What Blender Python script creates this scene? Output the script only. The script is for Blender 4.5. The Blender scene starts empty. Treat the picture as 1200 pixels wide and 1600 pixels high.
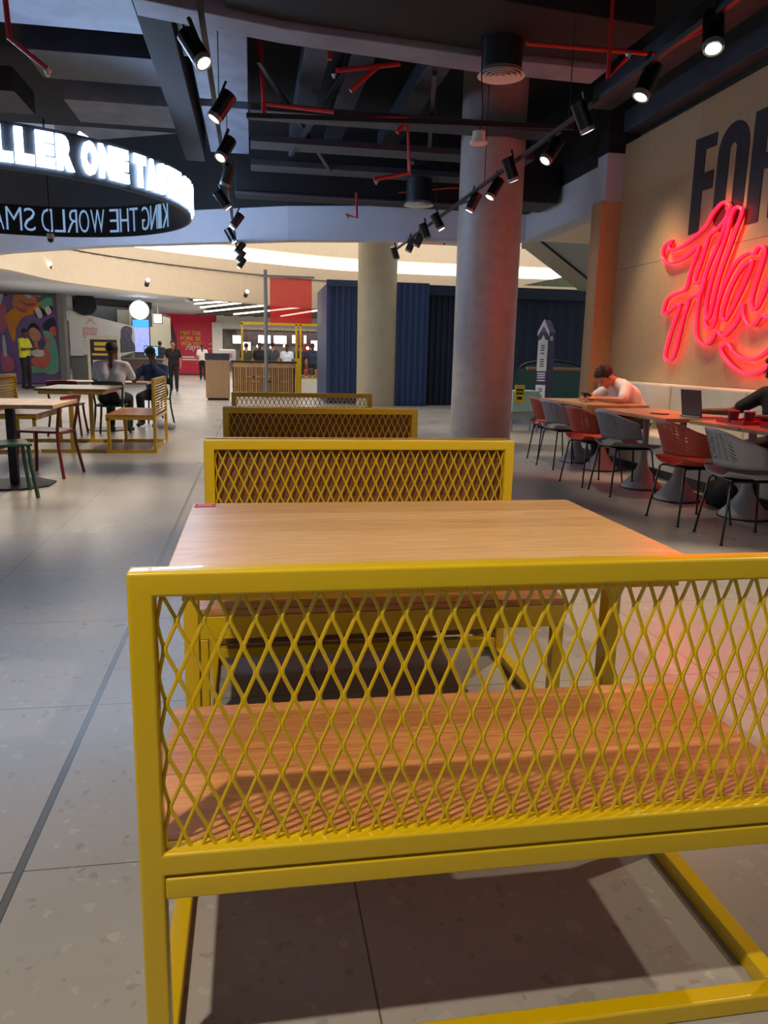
import bpy, bmesh, math, random
from mathutils import Vector, Matrix, Euler
random.seed(7)
PI = math.pi
scene = bpy.context.scene
COL = scene.collection

# ------------------------------------------------------------------ camera
PITCH, ROLL, YAW, EYE, FPX = .1994, .0217, .1706, 1.2333, 1193.6
fw = Vector((math.sin(YAW)*math.cos(PITCH), math.cos(YAW)*math.cos(PITCH), -math.sin(PITCH)))
r0 = Vector((math.cos(YAW), -math.sin(YAW), 0)); u0 = r0.cross(fw)
rt = r0*math.cos(ROLL)+u0*math.sin(ROLL); up = -r0*math.sin(ROLL)+u0*math.cos(ROLL)
cd = bpy.data.cameras.new('camera'); cam = bpy.data.objects.new('camera', cd); COL.objects.link(cam)
m = Matrix((rt, up, -fw)).transposed().to_4x4(); m.translation = (0, 0, EYE); cam.matrix_world = m
cd.sensor_fit = 'VERTICAL'; cd.sensor_height = 36; cd.sensor_width = 27; cd.lens = FPX*36/1600
cd.clip_start = .02; cd.clip_end = 300
scene.camera = cam
scene.view_settings.view_transform = 'Standard'; scene.view_settings.look = 'None'
scene.view_settings.gamma = 1; scene.view_settings.exposure = 0.85; scene.view_settings.use_curve_mapping = False

# ------------------------------------------------------------------ world and large lights
w = bpy.data.worlds.new('world'); scene.world = w; w.use_nodes = True
w.node_tree.nodes['Background'].inputs[0].default_value = (.72, .80, 1.0, 1)
w.node_tree.nodes['Background'].inputs[1].default_value = .16

def area(name, loc, size, power, col=(1, 1, 1), size_y=None, rot=(0, 0, 0)):
    l = bpy.data.lights.new(name, 'AREA'); l.energy = power; l.color = col; l.size = size
    if size_y: l.shape = 'RECTANGLE'; l.size_y = size_y
    o = bpy.data.objects.new(name, l); COL.objects.link(o); o.location = loc; o.rotation_euler = rot
    return o
def spot(name, loc, tgt, power, col, ang=70, blend=.5, rad=.04):
    l = bpy.data.lights.new(name, 'SPOT'); l.energy = power; l.color = col
    l.spot_size = math.radians(ang); l.spot_blend = blend; l.shadow_soft_size = rad
    o = bpy.data.objects.new(name, l); COL.objects.link(o); o.location = loc
    o.rotation_euler = (Vector(tgt)-Vector(loc)).to_track_quat('-Z', 'Y').to_euler()
    return o
WARM = (1, .84, .62); COOL = (.62, .76, 1)
# daylight and gallery lights of the atrium beyond the fascia
area('atrium_light', (3, 24, 9.5), 22, 1150, (1, .9, .76), 12)
area('atrium_uplight', (2, 26.5, 1.9), 20, 65, (1, .87, .72), 4, (PI, 0, 0))
area('food_court_light', (-2, 38, 3.0), 12, 420, (1, .93, .84), 12)
area('left_hall_light', (-5.5, 19.0, 2.9), 5, 130, (1, .92, .8), 6)

# ------------------------------------------------------------------ materials
def lin(c): return tuple((v/255/12.92 if v <= 10 else ((v/255+.055)/1.055)**2.4) for v in c)+(1,)
MATS = {}
def mat(name, rgb, rough=.5, metal=0., noise=.08, scale=6., bump=0., emis=None, estr=0., coat=0., alpha=1., trans=0., stretch=None, spec=.5):
    if name in MATS: return MATS[name]
    m = bpy.data.materials.new(name); m.use_nodes = True; nt = m.node_tree; N = nt.nodes; L = nt.links
    b = N['Principled BSDF']; b.inputs['Roughness'].default_value = rough; b.inputs['Metallic'].default_value = metal
    b.inputs['Coat Weight'].default_value = coat; b.inputs['Alpha'].default_value = alpha
    b.inputs['Transmission Weight'].default_value = trans; b.inputs['Specular IOR Level'].default_value = spec
    c = lin(rgb)
    tc = N.new('ShaderNodeTexCoord'); nz = N.new('ShaderNodeTexNoise'); nz.inputs['Scale'].default_value = scale
    nz.inputs['Detail'].default_value = 5
    if stretch:
        mp = N.new('ShaderNodeMapping'); mp.inputs['Scale'].default_value = stretch
        L.new(tc.outputs['Object'], mp.inputs[0]); L.new(mp.outputs[0], nz.inputs['Vector'])
    else: L.new(tc.outputs['Object'], nz.inputs['Vector'])
    mr = N.new('ShaderNodeMapRange'); mr.inputs[1].default_value = .3; mr.inputs[2].default_value = .7
    mr.inputs[3].default_value = 1-noise; mr.inputs[4].default_value = 1+noise
    L.new(nz.outputs['Fac'], mr.inputs[0])
    mx = N.new('ShaderNodeVectorMath'); mx.operation = 'SCALE'; mx.inputs[0].default_value = c[:3]
    L.new(mr.outputs[0], mx.inputs['Scale']); L.new(mx.outputs[0], b.inputs['Base Color'])
    if bump:
        bp = N.new('ShaderNodeBump'); bp.inputs['Strength'].default_value = bump; bp.inputs['Distance'].default_value = .01
        L.new(nz.outputs['Fac'], bp.inputs['Height']); L.new(bp.outputs[0], b.inputs['Normal'])
    if emis:
        b.inputs['Emission Color'].default_value = lin(emis); b.inputs['Emission Strength'].default_value = estr
    MATS[name] = m
    return m

def mth(N, L, op, a, b=None):
    n = N.new('ShaderNodeMath'); n.operation = op
    for i, v in enumerate((a, b)):
        if v is None: continue
        if isinstance(v, (int, float)): n.inputs[i].default_value = v
        else: L.new(v, n.inputs[i])
    return n.outputs[0]
def mixc(N, L, fac, a, b):
    n = N.new('ShaderNodeMix'); n.data_type = 'RGBA'
    for i, v in ((0, fac), (6, a), (7, b)):
        if isinstance(v, (int, float)): n.inputs[i].default_value = v
        elif isinstance(v, tuple): n.inputs[i].default_value = v
        else: L.new(v, n.inputs[i])
    return n.outputs[2]

def wood(name, light, dark, axis=0, plank=.11, rough=.35, coat=.2, grain=1.):
    m = bpy.data.materials.new(name); m.use_nodes = True; N = m.node_tree.nodes; L = m.node_tree.links
    b = N['Principled BSDF']; b.inputs['Roughness'].default_value = rough; b.inputs['Coat Weight'].default_value = coat
    b.inputs['Coat Roughness'].default_value = .25
    tc = N.new('ShaderNodeTexCoord'); sp = N.new('ShaderNodeSeparateXYZ'); L.new(tc.outputs['Object'], sp.inputs[0])
    across = {0: 1, 1: 0, 2: 1}[axis]
    pl = mth(N, L, 'FLOOR', mth(N, L, 'MULTIPLY', sp.outputs[across], 1/plank))
    wn = N.new('ShaderNodeTexWhiteNoise'); wn.noise_dimensions = '1D'; L.new(pl, wn.inputs['W'])
    off = N.new('ShaderNodeCombineXYZ'); 
    for i in range(3): L.new(mth(N, L, 'MULTIPLY', wn.outputs['Value'], 17.3 if i == axis else 1.7), off.inputs[i])
    ad = N.new('ShaderNodeVectorMath'); L.new(tc.outputs['Object'], ad.inputs[0]); L.new(off.outputs[0], ad.inputs[1])
    mp = N.new('ShaderNodeMapping'); s = [9.*grain]*3; s[axis] = .7*grain; mp.inputs['Scale'].default_value = s
    L.new(ad.outputs[0], mp.inputs[0])
    n1 = N.new('ShaderNodeTexNoise'); n1.inputs['Scale'].default_value = 1.6; n1.inputs['Detail'].default_value = 3; n1.inputs['Distortion'].default_value = .6
    L.new(mp.outputs[0], n1.inputs[0])
    rings = mth(N, L, 'FRACT', mth(N, L, 'MULTIPLY', n1.outputs['Fac'], 9))
    n2 = N.new('ShaderNodeTexNoise'); n2.inputs['Scale'].default_value = 14; n2.inputs['Detail'].default_value = 5
    L.new(mp.outputs[0], n2.inputs[0])
    f = mth(N, L, 'ADD', mth(N, L, 'MULTIPLY', rings, .38), mth(N, L, 'MULTIPLY', n2.outputs['Fac'], .75))
    f = mth(N, L, 'ADD', f, mth(N, L, 'MULTIPLY', mth(N, L, 'SUBTRACT', wn.outputs['Value'], .5), .45))
    f2 = mth(N, L, 'SUBTRACT', f, .05); 
    cl = N.new('ShaderNodeClamp'); L.new(f2, cl.inputs[0])
    cc = mixc(N, L, cl.outputs[0], lin(light), lin(dark))
    ed = mth(N, L, 'LESS_THAN', mth(N, L, 'FRACT', mth(N, L, 'MULTIPLY', sp.outputs[across], 1/plank)), .0011/plank)
    L.new(mixc(N, L, mth(N, L, 'MULTIPLY', ed, .6), cc, lin(tuple(int(v*.5) for v in dark))), b.inputs['Base Color'])
    bp = N.new('ShaderNodeBump'); bp.inputs['Strength'].default_value = .12; bp.inputs['Distance'].default_value = .002
    L.new(n2.outputs['Fac'], bp.inputs['Height']); L.new(bp.outputs[0], b.inputs['Normal'])
    MATS[name] = m; return m

def terrazzo():
    m = bpy.data.materials.new('terrazzo_floor'); m.use_nodes = True; N = m.node_tree.nodes; L = m.node_tree.links
    b = N['Principled BSDF']
    tc = N.new('ShaderNodeTexCoord'); sp = N.new('ShaderNodeSeparateXYZ'); L.new(tc.outputs['Object'], sp.inputs[0])
    
    nz = N.new('ShaderNodeTexNoise'); nz.inputs['Scale'].default_value = 1.3; nz.inputs['Detail'].default_value = 4
    L.new(tc.outputs['Object'], nz.inputs[0])
    col = mixc(N, L, nz.outputs['Fac'], lin((156, 150, 142)), lin((178, 172, 164)))
    wr = N.new('ShaderNodeTexNoise'); wr.inputs['Scale'].default_value = 22; L.new(tc.outputs['Object'], wr.inputs[0])
    wv = N.new('ShaderNodeVectorMath'); wv.operation = 'SCALE'; L.new(wr.outputs['Color'], wv.inputs[0]); wv.inputs['Scale'].default_value = .05
    wa = N.new('ShaderNodeVectorMath'); L.new(tc.outputs['Object'], wa.inputs[0]); L.new(wv.outputs[0], wa.inputs[1])
    for sc, th, lo, hi, amt in ((14, .22, (128, 120, 112), (192, 186, 178), .55), (45, .25, (126, 120, 112), (196, 190, 184), .55), (7, .13, (126, 118, 110), (150, 142, 134), .2)):
        v = N.new('ShaderNodeTexVoronoi'); v.inputs['Scale'].default_value = sc; L.new(wa.outputs[0], v.inputs['Vector'])
        sc_ = N.new('ShaderNodeSeparateColor'); L.new(v.outputs['Color'], sc_.inputs[0])
        pick = mth(N, L, 'LESS_THAN', sc_.outputs[0], .34)
        inn = mth(N, L, 'LESS_THAN', v.outputs['Distance'], mth(N, L, 'MULTIPLY', sc_.outputs[2], th*2.6))
        ms = mth(N, L, 'MULTIPLY', mth(N, L, 'MULTIPLY', pick, inn), amt)
        chip = mixc(N, L, sc_.outputs[1], lin(lo), lin(hi))
        col = mixc(N, L, ms, col, chip)
    def joint(o, x0, per, hw):
        t = mth(N, L, 'FRACT', mth(N, L, 'MULTIPLY', mth(N, L, 'SUBTRACT', o, x0-per*50), 1/per))
        t = mth(N, L, 'MULTIPLY', mth(N, L, 'MINIMUM', t, mth(N, L, 'SUBTRACT', 1, t)), per)
        return mth(N, L, 'LESS_THAN', t, hw)
    j = mth(N, L, 'MAXIMUM', joint(sp.outputs[0], .224, .794, .0022), joint(sp.outputs[1], 1.752, .908, .0022))
    col = mixc(N, L, mth(N, L, 'MULTIPLY', j, .8), col, lin((62, 58, 54)))
    g = mth(N, L, 'LESS_THAN', mth(N, L, 'ABSOLUTE', mth(N, L, 'ADD', sp.outputs[0], .572)), .0085)
    col = mixc(N, L, g, col, lin((98, 96, 90)))
    e = mth(N, L, 'LESS_THAN', mth(N, L, 'ABSOLUTE', mth(N, L, 'SUBTRACT', mth(N, L, 'ABSOLUTE', mth(N, L, 'ADD', sp.outputs[0], .572)), .0095)), .0016)
    col = mixc(N, L, mth(N, L, 'MULTIPLY', e, .9), col, lin((50, 48, 46)))
    L.new(col, b.inputs['Base Color'])
    rr = N.new('ShaderNodeMapRange'); rr.inputs[3].default_value = .2; rr.inputs[4].default_value = .42
    L.new(nz.outputs['Fac'], rr.inputs[0]); L.new(rr.outputs[0], b.inputs['Roughness'])
    b.inputs['Specular IOR Level'].default_value = .5
    return m

YEL = mat('yellow_powder_coat', (210, 174, 6), .28, noise=.02, coat=.35, scale=3)
OAK = wood('oak_tabletop', (236, 190, 132), (190, 136, 80), 0, .115, .34)
OAKS = wood('oak_seat', (222, 156, 96), (156, 96, 50), 0, .12, .38)
OAKD = wood('oak_dark_panel', (150, 100, 54), (104, 66, 34), 0, .12, .5)
OAKT = wood('oak_cafe_table', (212, 170, 124), (156, 110, 70), 1, .12, .34)
WALLW = wood('oak_veneer_wall', (200, 172, 132), (172, 142, 104), 2, 1.2, .5, .05, 1.3)
PILW = wood('pilaster_wood', (206, 164, 116), (176, 134, 88), 2, .8, .5, .05)
CONC = mat('column_concrete', (168, 160, 154), .42, noise=.10, scale=7, bump=.15)
CONC2 = mat('pillar_plaster', (186, 172, 140), .7, noise=.07, scale=4, bump=.15)
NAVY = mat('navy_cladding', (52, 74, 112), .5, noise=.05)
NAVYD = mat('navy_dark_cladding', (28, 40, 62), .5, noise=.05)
BLACK = mat('black_matte', (18, 18, 20), .5, noise=.1)
BLKG = mat('black_gloss', (14, 14, 16), .25, noise=.05)
CEIL = mat('soot_black_paint', (15, 16, 20), .8, noise=.2)
DUCT = mat('duct_dark_metal', (54, 58, 68), .55, .1, noise=.2, scale=3)
DUCTL = mat('duct_grey_metal', (122, 130, 146), .55, .1, noise=.2, scale=3)
RED = mat('sprinkler_red_paint', (176, 34, 26), .4, noise=.06)
BEIGE = mat('beige_plaster', (226, 206, 178), .8, noise=.03)
FASC = mat('blue_lit_white_paint', (188, 188, 198), .75, noise=.03)  # bluish light of the ring sign mixed into the white paint colour
WHITE = mat('white_paint', (232, 228, 220), .6, noise=.03)
BANQ = mat('pale_grey_upholstery', (190, 188, 176), .6, noise=.05, scale=9, bump=.1)
TERRA = mat('terracotta_plastic', (186, 74, 58), .42, noise=.03)
GREYP = mat('grey_plastic', (142, 146, 152), .42, noise=.03)
GREEN = mat('dark_green_plastic', (40, 84, 66), .4, noise=.05)
WINE = mat('wine_red_plastic', (112, 26, 24), .4, noise=.05)
PEDC = mat('pale_cone_pedestal', (168, 164, 160), .5, noise=.05)
CHROME = mat('steel', (190, 190, 192), .25, .9, noise=.03)
GREYM = mat('grey_steel', (150, 150, 150), .4, .5, noise=.04)
GWALL = mat('grey_render_wall', (138, 134, 126), .8, noise=.08, scale=2)
TRAY = mat('red_tray_plastic', (214, 20, 36), .35, noise=.03)
CUP = mat('maroon_paper_cup', (120, 24, 44), .5, noise=.2, scale=40)
PAPER = mat('pale_paper', (226, 222, 214), .7, noise=.03)
NEON = mat('neon_pink_tube', (255, 60, 90), .4, emis=(255, 10, 30), estr=4.6)
LET = mat('lit_letter_white', (255, 255, 255), .4, emis=(180, 212, 255), estr=12)
LETB = mat('letter_back_glow', (190, 200, 215), .5, emis=(150, 190, 240), estr=.32)
COVE = mat('cove_light', (255, 250, 240), .5, emis=(255, 246, 228), estr=1.3)
LAMP = mat('lamp_glow', (255, 240, 220), .5, emis=(255, 240, 215), estr=3)
LINE = mat('linear_light', (255, 245, 230), .5, emis=(255, 244, 226), estr=3.0)
FLOOR = terrazzo()

def perforated(name, rgb):
    """plastic with rows of small slanted slots (real holes) over the middle of the back"""
    m = bpy.data.materials.new(name); m.use_nodes = True; N = m.node_tree.nodes; L = m.node_tree.links
    b = N['Principled BSDF']; b.inputs['Base Color'].default_value = lin(rgb); b.inputs['Roughness'].default_value = .42
    tc = N.new('ShaderNodeTexCoord'); sp = N.new('ShaderNodeSeparateXYZ'); L.new(tc.outputs['Object'], sp.inputs[0])
    y, z = sp.outputs[1], sp.outputs[2]
    v = mth(N, L, 'MULTIPLY', mth(N, L, 'ADD', z, mth(N, L, 'MULTIPLY', mth(N, L, 'ABSOLUTE', y), .75)), 1/.027)
    row = mth(N, L, 'LESS_THAN', mth(N, L, 'FRACT', v), .42)
    u = mth(N, L, 'FRACT', mth(N, L, 'MULTIPLY', mth(N, L, 'ABSOLUTE', y), 1/.05))
    dash = mth(N, L, 'LESS_THAN', u, .7)
    zone = mth(N, L, 'MULTIPLY', mth(N, L, 'LESS_THAN', mth(N, L, 'ABSOLUTE', y), .2),
               mth(N, L, 'MULTIPLY', mth(N, L, 'GREATER_THAN', z, .58), mth(N, L, 'LESS_THAN', z, .765)))
    h = mth(N, L, 'MULTIPLY', mth(N, L, 'MULTIPLY', row, dash), zone)
    L.new(mth(N, L, 'SUBTRACT', 1, h), b.inputs['Alpha'])
    return m
TERRAP = perforated('terracotta_perforated', (186, 74, 58))
GREYPP = perforated('grey_perforated', (142, 146, 152))

# ------------------------------------------------------------------ mesh builder
class MB:
    def __init__(s): s.v = []; s.f = []; s.mi = []; s.cur = 0
    def add(s, vs, fs):
        o = len(s.v); s.v += [tuple(v) for v in vs]
        for f in fs: s.f.append(tuple(i+o for i in f)); s.mi.append(s.cur)
        return s
    def box(s, x0, x1, y0, y1, z0, z1):
        return s.add([(x0,y0,z0),(x1,y0,z0),(x1,y1,z0),(x0,y1,z0),(x0,y0,z1),(x1,y0,z1),(x1,y1,z1),(x0,y1,z1)],
                     [(0,3,2,1),(4,5,6,7),(0,1,5,4),(1,2,6,5),(2,3,7,6),(3,0,4,7)])
    def obox(s, c, d, R=None):
        c = Vector(c); R = R or Matrix.Identity(3); vs = []
        for sx, sy, sz in ((-1,-1,-1),(1,-1,-1),(1,1,-1),(-1,1,-1),(-1,-1,1),(1,-1,1),(1,1,1),(-1,1,1)):
            vs.append(c+R@Vector((sx*d[0]/2, sy*d[1]/2, sz*d[2]/2)))
        return s.add(vs, [(0,3,2,1),(4,5,6,7),(0,1,5,4),(1,2,6,5),(2,3,7,6),(3,0,4,7)])
    def bar(s, p, q, w, h):
        p, q = Vector(p), Vector(q); d = q-p; R = d.to_track_quat('X', 'Z').to_matrix()
        return s.obox((p+q)/2, (d.length, w, h), R)
    def cyl(s, p, q, r, r2=None, n=20, cap=True):
        p, q = Vector(p), Vector(q); r2 = r if r2 is None else r2
        R = (q-p).to_track_quat('Z', 'Y').to_matrix(); vs = []
        for c, rr in ((p, r), (q, r2)):
            for i in range(n):
                a = 2*PI*i/n; vs.append(c+R@Vector((rr*math.cos(a), rr*math.sin(a), 0)))
        fs = [(i, (i+1) % n, n+(i+1) % n, n+i) for i in range(n)]
        if cap: fs += [tuple(range(n-1, -1, -1)), tuple(range(n, 2*n))]
        return s.add(vs, fs)
    def tube(s, path, r, n=8, closed=False, flat=None):
        P = [Vector(p) for p in path]; k = len(P); vs = []; prev = None
        for i in range(k):
            a = P[(i-1) % k] if (closed or i > 0) else P[i]; b = P[(i+1) % k] if (closed or i < k-1) else P[i]
            t = (b-a).normalized()
            if prev is None: nrm = t.orthogonal().normalized() if flat is None else (Vector(flat)-t*t.dot(Vector(flat))).normalized()
            else:
                nrm = prev-t*prev.dot(t); nrm = nrm.normalized() if nrm.length > 1e-6 else t.orthogonal().normalized()
            prev = nrm; bn = t.cross(nrm)
            for j in range(n):
                an = 2*PI*j/n; vs.append(P[i]+(nrm*math.cos(an)+bn*math.sin(an))*r)
        fs = []
        for i in range(k if closed else k-1):
            for j in range(n):
                i2 = (i+1) % k; fs.append((i*n+j, i*n+(j+1) % n, i2*n+(j+1) % n, i2*n+j))
        if not closed: fs += [tuple(range(n-1, -1, -1)), tuple((k-1)*n+j for j in range(n))]
        return s.add(vs, fs)
    def ell(s, c, r, R=None, nu=16, nv=10):
        c = Vector(c); R = R or Matrix.Identity(3); r = (r, r, r) if isinstance(r, (int, float)) else r
        vs = [c+R@Vector((0, 0, r[2]))]
        for j in range(1, nv):
            t = PI*j/nv
            for i in range(nu):
                a = 2*PI*i/nu; vs.append(c+R@Vector((r[0]*math.sin(t)*math.cos(a), r[1]*math.sin(t)*math.sin(a), r[2]*math.cos(t))))
        vs.append(c+R@Vector((0, 0, -r[2]))); fs = [(0, 1+i, 1+(i+1) % nu) for i in range(nu)]
        for j in range(nv-2):
            for i in range(nu):
                a = 1+j*nu+i; b = 1+j*nu+(i+1) % nu; fs.append((a, a+nu, b+nu, b))
        l = 1+(nv-2)*nu
        fs += [(l+i, len(vs)-1, l+(i+1) % nu) for i in range(nu)]
        return s.add(vs, fs)
    def cap(s, p, rp, q, rq, n=14):
        s.ell(p, rp, None, n, 8); s.ell(q, rq, None, n, 8); return s.cyl(p, q, rp, rq, n)
    def prism(s, poly, d):           # poly: list of 3-D points, d: extrusion vector
        n = len(poly); P = [Vector(p) for p in poly]; d = Vector(d)
        return s.add(P+[p+d for p in P], [tuple(range(n-1, -1, -1)), tuple(range(n, 2*n))]+[(i, (i+1) % n, n+(i+1) % n, n+i) for i in range(n)])
    def loft(s, rows, closed=False):
        n = len(rows[0]); vs = [p for r in rows for p in r]; fs = []
        for i in range(len(rows)-1):
            for j in range(n if closed else n-1):
                j2 = (j+1) % n; fs.append((i*n+j, i*n+j2, (i+1)*n+j2, (i+1)*n+j))
        return s.add(vs, fs)
    def build(s, name, mats, parent=None, bevel=0, smooth=False, solid=0, seg=2):
        me = bpy.data.meshes.new(name); me.from_pydata(s.v, [], s.f)
        mats = mats if isinstance(mats, (list, tuple)) else [mats]
        for m in mats: me.materials.append(m)
        if len(mats) > 1: me.polygons.foreach_set('material_index', s.mi)
        bm = bmesh.new(); bm.from_mesh(me); bmesh.ops.recalc_face_normals(bm, faces=bm.faces); bm.to_mesh(me); bm.free()
        if smooth: me.polygons.foreach_set('use_smooth', [True]*len(me.polygons))
        me.update(); o = bpy.data.objects.new(name, me); COL.objects.link(o)
        if parent: o.parent = parent
        if solid:
            md = o.modifiers.new('solidify', 'SOLIDIFY'); md.thickness = solid; md.offset = 0
        if bevel:
            md = o.modifiers.new('bevel', 'BEVEL'); md.width = bevel; md.segments = seg; md.limit_method = 'ANGLE'; md.angle_limit = .7
            me.polygons.foreach_set('use_smooth', [True]*len(me.polygons))
            wn = o.modifiers.new('wn', 'WEIGHTED_NORMAL'); wn.keep_sharp = True
        elif smooth:
            try: me.set_sharp_from_angle(angle=math.radians(45))
            except Exception: pass
        return o
def tag(o, label=None, cat=None, group=None, kind=None):
    if label: o['label'] = label
    if cat: o['category'] = cat
    if group: o['group'] = group
    if kind: o['kind'] = kind
    return o
def thing(name, label, cat, loc=(0, 0, 0), rz=0, group=None):
    o = bpy.data.objects.new(name, None); COL.objects.link(o); o.location = loc; o.rotation_euler = (0, 0, rz); o.empty_display_size = .1
    return tag(o, label, cat, group)
def struct(name, mb, m, bevel=0, smooth=False, solid=0):
    return tag(mb.build(name, m, None, bevel, smooth, solid), kind='structure')
def dup(root, loc, rz=None, label=None, group=None, rot=None):
    r = root.copy(); COL.objects.link(r); r.location = loc
    if rz is not None: r.rotation_euler = (0, 0, rz)
    if rot: r.rotation_euler = rot
    if label: r['label'] = label
    if group: r['group'] = group
    for ch in [c for c in COL.objects if c.parent == root]:
        c = ch.copy(); COL.objects.link(c); c.parent = r
        for g in [x for x in COL.objects if x.parent == ch]:
            d = g.copy(); COL.objects.link(d); d.parent = c
    return r
def smoothpath(P, k=4, closed=False):
    n = len(P); out = []; P = [Vector(p) for p in P]
    for i in range(n if closed else n-1):
        if closed: a, b, c, d = P[(i-1) % n], P[i], P[(i+1) % n], P[(i+2) % n]
        else: a, b, c, d = P[max(i-1, 0)], P[i], P[i+1], P[min(i+2, n-1)]
        for j in range(k):
            t = j/k
            out.append(.5*((2*b)+(c-a)*t+(2*a-5*b+4*c-d)*t*t+(3*b-a-3*c+d)*t**3))
    if not closed: out.append(P[-1])
    return out
def text_mb(txt, size=1., depth=.01, bold=0., mb=None, fit=None, xf=None, shear=0):
    """flat lettering in the X-Z plane as mesh data; fit=(w,h) scales the bounding box; xf maps (u,v,depth) to a point"""
    cu = bpy.data.curves.new('t', 'FONT'); cu.body = txt; cu.size = size; cu.extrude = depth/2; cu.offset = bold; cu.resolution_u = 3; cu.shear = shear
    cu.align_x = 'LEFT'
    ob = bpy.data.objects.new('t', cu); COL.objects.link(ob)
    dg = bpy.context.evaluated_depsgraph_get(); me = bpy.data.meshes.new_from_object(ob.evaluated_get(dg))
    vs = [tuple(v.co) for v in me.vertices]; fs = [tuple(p.vertices) for p in me.polygons]
    bpy.data.objects.remove(ob); bpy.data.curves.remove(cu); bpy.data.meshes.remove(me)
    if not vs: return mb
    x0 = min(v[0] for v in vs); x1 = max(v[0] for v in vs); y0 = min(v[1] for v in vs); y1 = max(v[1] for v in vs)
    sx = sy = 1
    if fit: sx = fit[0]/(x1-x0); sy = fit[1]/(y1-y0)
    pts = [xf((v[0]-x0)*sx, (v[1]-y0)*sy, v[2]) for v in vs]
    mb = mb or MB(); mb.add(pts, fs); return mb

# ================================================================== ROOM
struct('floor', MB().box(-16, 18, -3, 60, -.1, 0), FLOOR)
struct('ceiling', MB().box(-9, 9, -3, 15.6, 5.2, 5.3), CEIL)

# right oak-veneer wall
WX = 4.9
wl = MB(); 
for y0, y1 in ((-2, 1.4), (1.404, 4.0), (4.004, 6.6), (6.604, 10.2)):
    wl.box(WX, WX+.2, y0, y1, 0, 2.46); wl.box(WX, WX+.2, y0, y1, 2.464, 4.06)
struct('wall_right', wl, WALLW)
struct('trim_1', MB().box(4.62, WX+.2, 10.2, 10.5, 0, 3.35), PILW)
# fascia: white painted slab edge running back from the wall, then across the hall
fx = [(4.86, 10.5), (4.86, 13.85), (.67, 15.1), (-3.14, 17.15), (-5.51, 18.95), (-9, 22.6)]
fm = MB(); fm.box(4.66, WX+.02, 10.2, 10.5, 3.35, 3.95)
prev = None
for (ax, ay), (bx, by) in zip(fx[:-1], fx[1:]):
    d = Vector((bx-ax, by-ay, 0)).normalized(); nrm = Vector((-d.y, d.x, 0))*-1
    fm.prism([(ax, ay, 3.35), (bx, by, 3.35), (bx+nrm.x*.3, by+nrm.y*.3, 3.35), (ax+nrm.x*.3, ay+nrm.y*.3, 3.35)], (0, 0, .6))
struct('trim_2', fm, FASC)
fm = MB()
for (ax, ay), (bx, by) in zip(fx[:-1], fx[1:]):
    d = Vector((bx-ax, by-ay, 0)).normalized(); nrm = Vector((-d.y, d.x, 0))*-1
    fm.prism([(ax, ay, 3.95), (bx, by, 3.95), (bx+nrm.x*.3, by+nrm.y*.3, 3.95), (ax+nrm.x*.3, ay+nrm.y*.3, 3.95)], (0, 0, 1.4))
fm.box(4.66, WX+.2, 10.2, 10.5, 3.95, 5.3)
struct('trim_12', fm, CEIL)
struct('trim_3', MB().prism([(5.16, 9.9, 3.36), (11, 9.9, 3.36), (11, 14.1, 3.36), (5.16, 13.9, 3.36)], (0, 0, .3)), BEIGE)

# curved gallery ring across the atrium: parapet, cove light and sloping bulkhead
def ringpt(t):   # t 0..1 from left to right
    P = [(-10, 18.5), (-6.6, 22.2), (-4.66, 25.6), (-2.0, 28.0), (1.33, 30.0), (4.1, 31.0), (7.7, 31.2), (13.2, 31.0), (18, 30)]
    s = t*(len(P)-1); i = min(int(s), len(P)-2); f = s-i
    a, b, c, d = [Vector(P[max(0, min(len(P)-1, k))]) for k in (i-1, i, i+1, i+2)]
    return .5*((2*b)+(c-a)*f+(2*a-5*b+4*c-d)*f*f+(3*b-a-3*c+d)*f**3)
def lowpt(t):
    P = [(-10, 15.5), (-6.2, 19.6), (-5.1, 23.6), (-2.35, 27.6), (1.3, 31.0), (4.1, 32.0), (7.7, 32.2), (13.2, 32.0), (18, 31)]
    s = t*(len(P)-1); i = min(int(s), len(P)-2); f = s-i
    a, b, c, d = [Vector(P[max(0, min(len(P)-1, k))]) for k in (i-1, i, i+1, i+2)]
    return .5*((2*b)+(c-a)*f+(2*a-5*b+4*c-d)*f*f+(3*b-a-3*c+d)*f**3)
T = [i/64 for i in range(65)]
def row(z, dy=0, fn=ringpt): return [(fn(t).x, fn(t).y+dy, z) for t in T]
struct('wall_back', MB().loft([row(5.0, .6), row(5.0), row(5.68), row(5.68, .25)]), BEIGE, smooth=True)
struct('trim_4', MB().loft([row(4.53, .35), row(4.53), row(4.5), [(a[0], a[1], 3.12) for a in row(0, 0, lowpt)], [(a[0], a[1]+.3, 3.1) for a in row(0, 0, lowpt)]]), BEIGE, smooth=True)
g = MB(); g.tube([(p[0]*.72+q[0]*.28, p[1]*.72+q[1]*.28-.012, 4.5*.72+3.12*.28) for p, q in zip(row(0)[8:52], row(0, 0, lowpt)[8:52])], .018, 6)
struct('trim_5', g, mat('shadow_gap', (70, 60, 52), .8))
cv = MB().loft([row(4.53, .3), row(5.0, .3)]).build('cove_light', COVE); tag(cv, 'long curved glowing cove strip under the upper gallery parapet across the atrium', 'light')
struct('trim_6', MB().loft([row(5.0, .3), row(5.05, .9)]), BEIGE)
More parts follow.
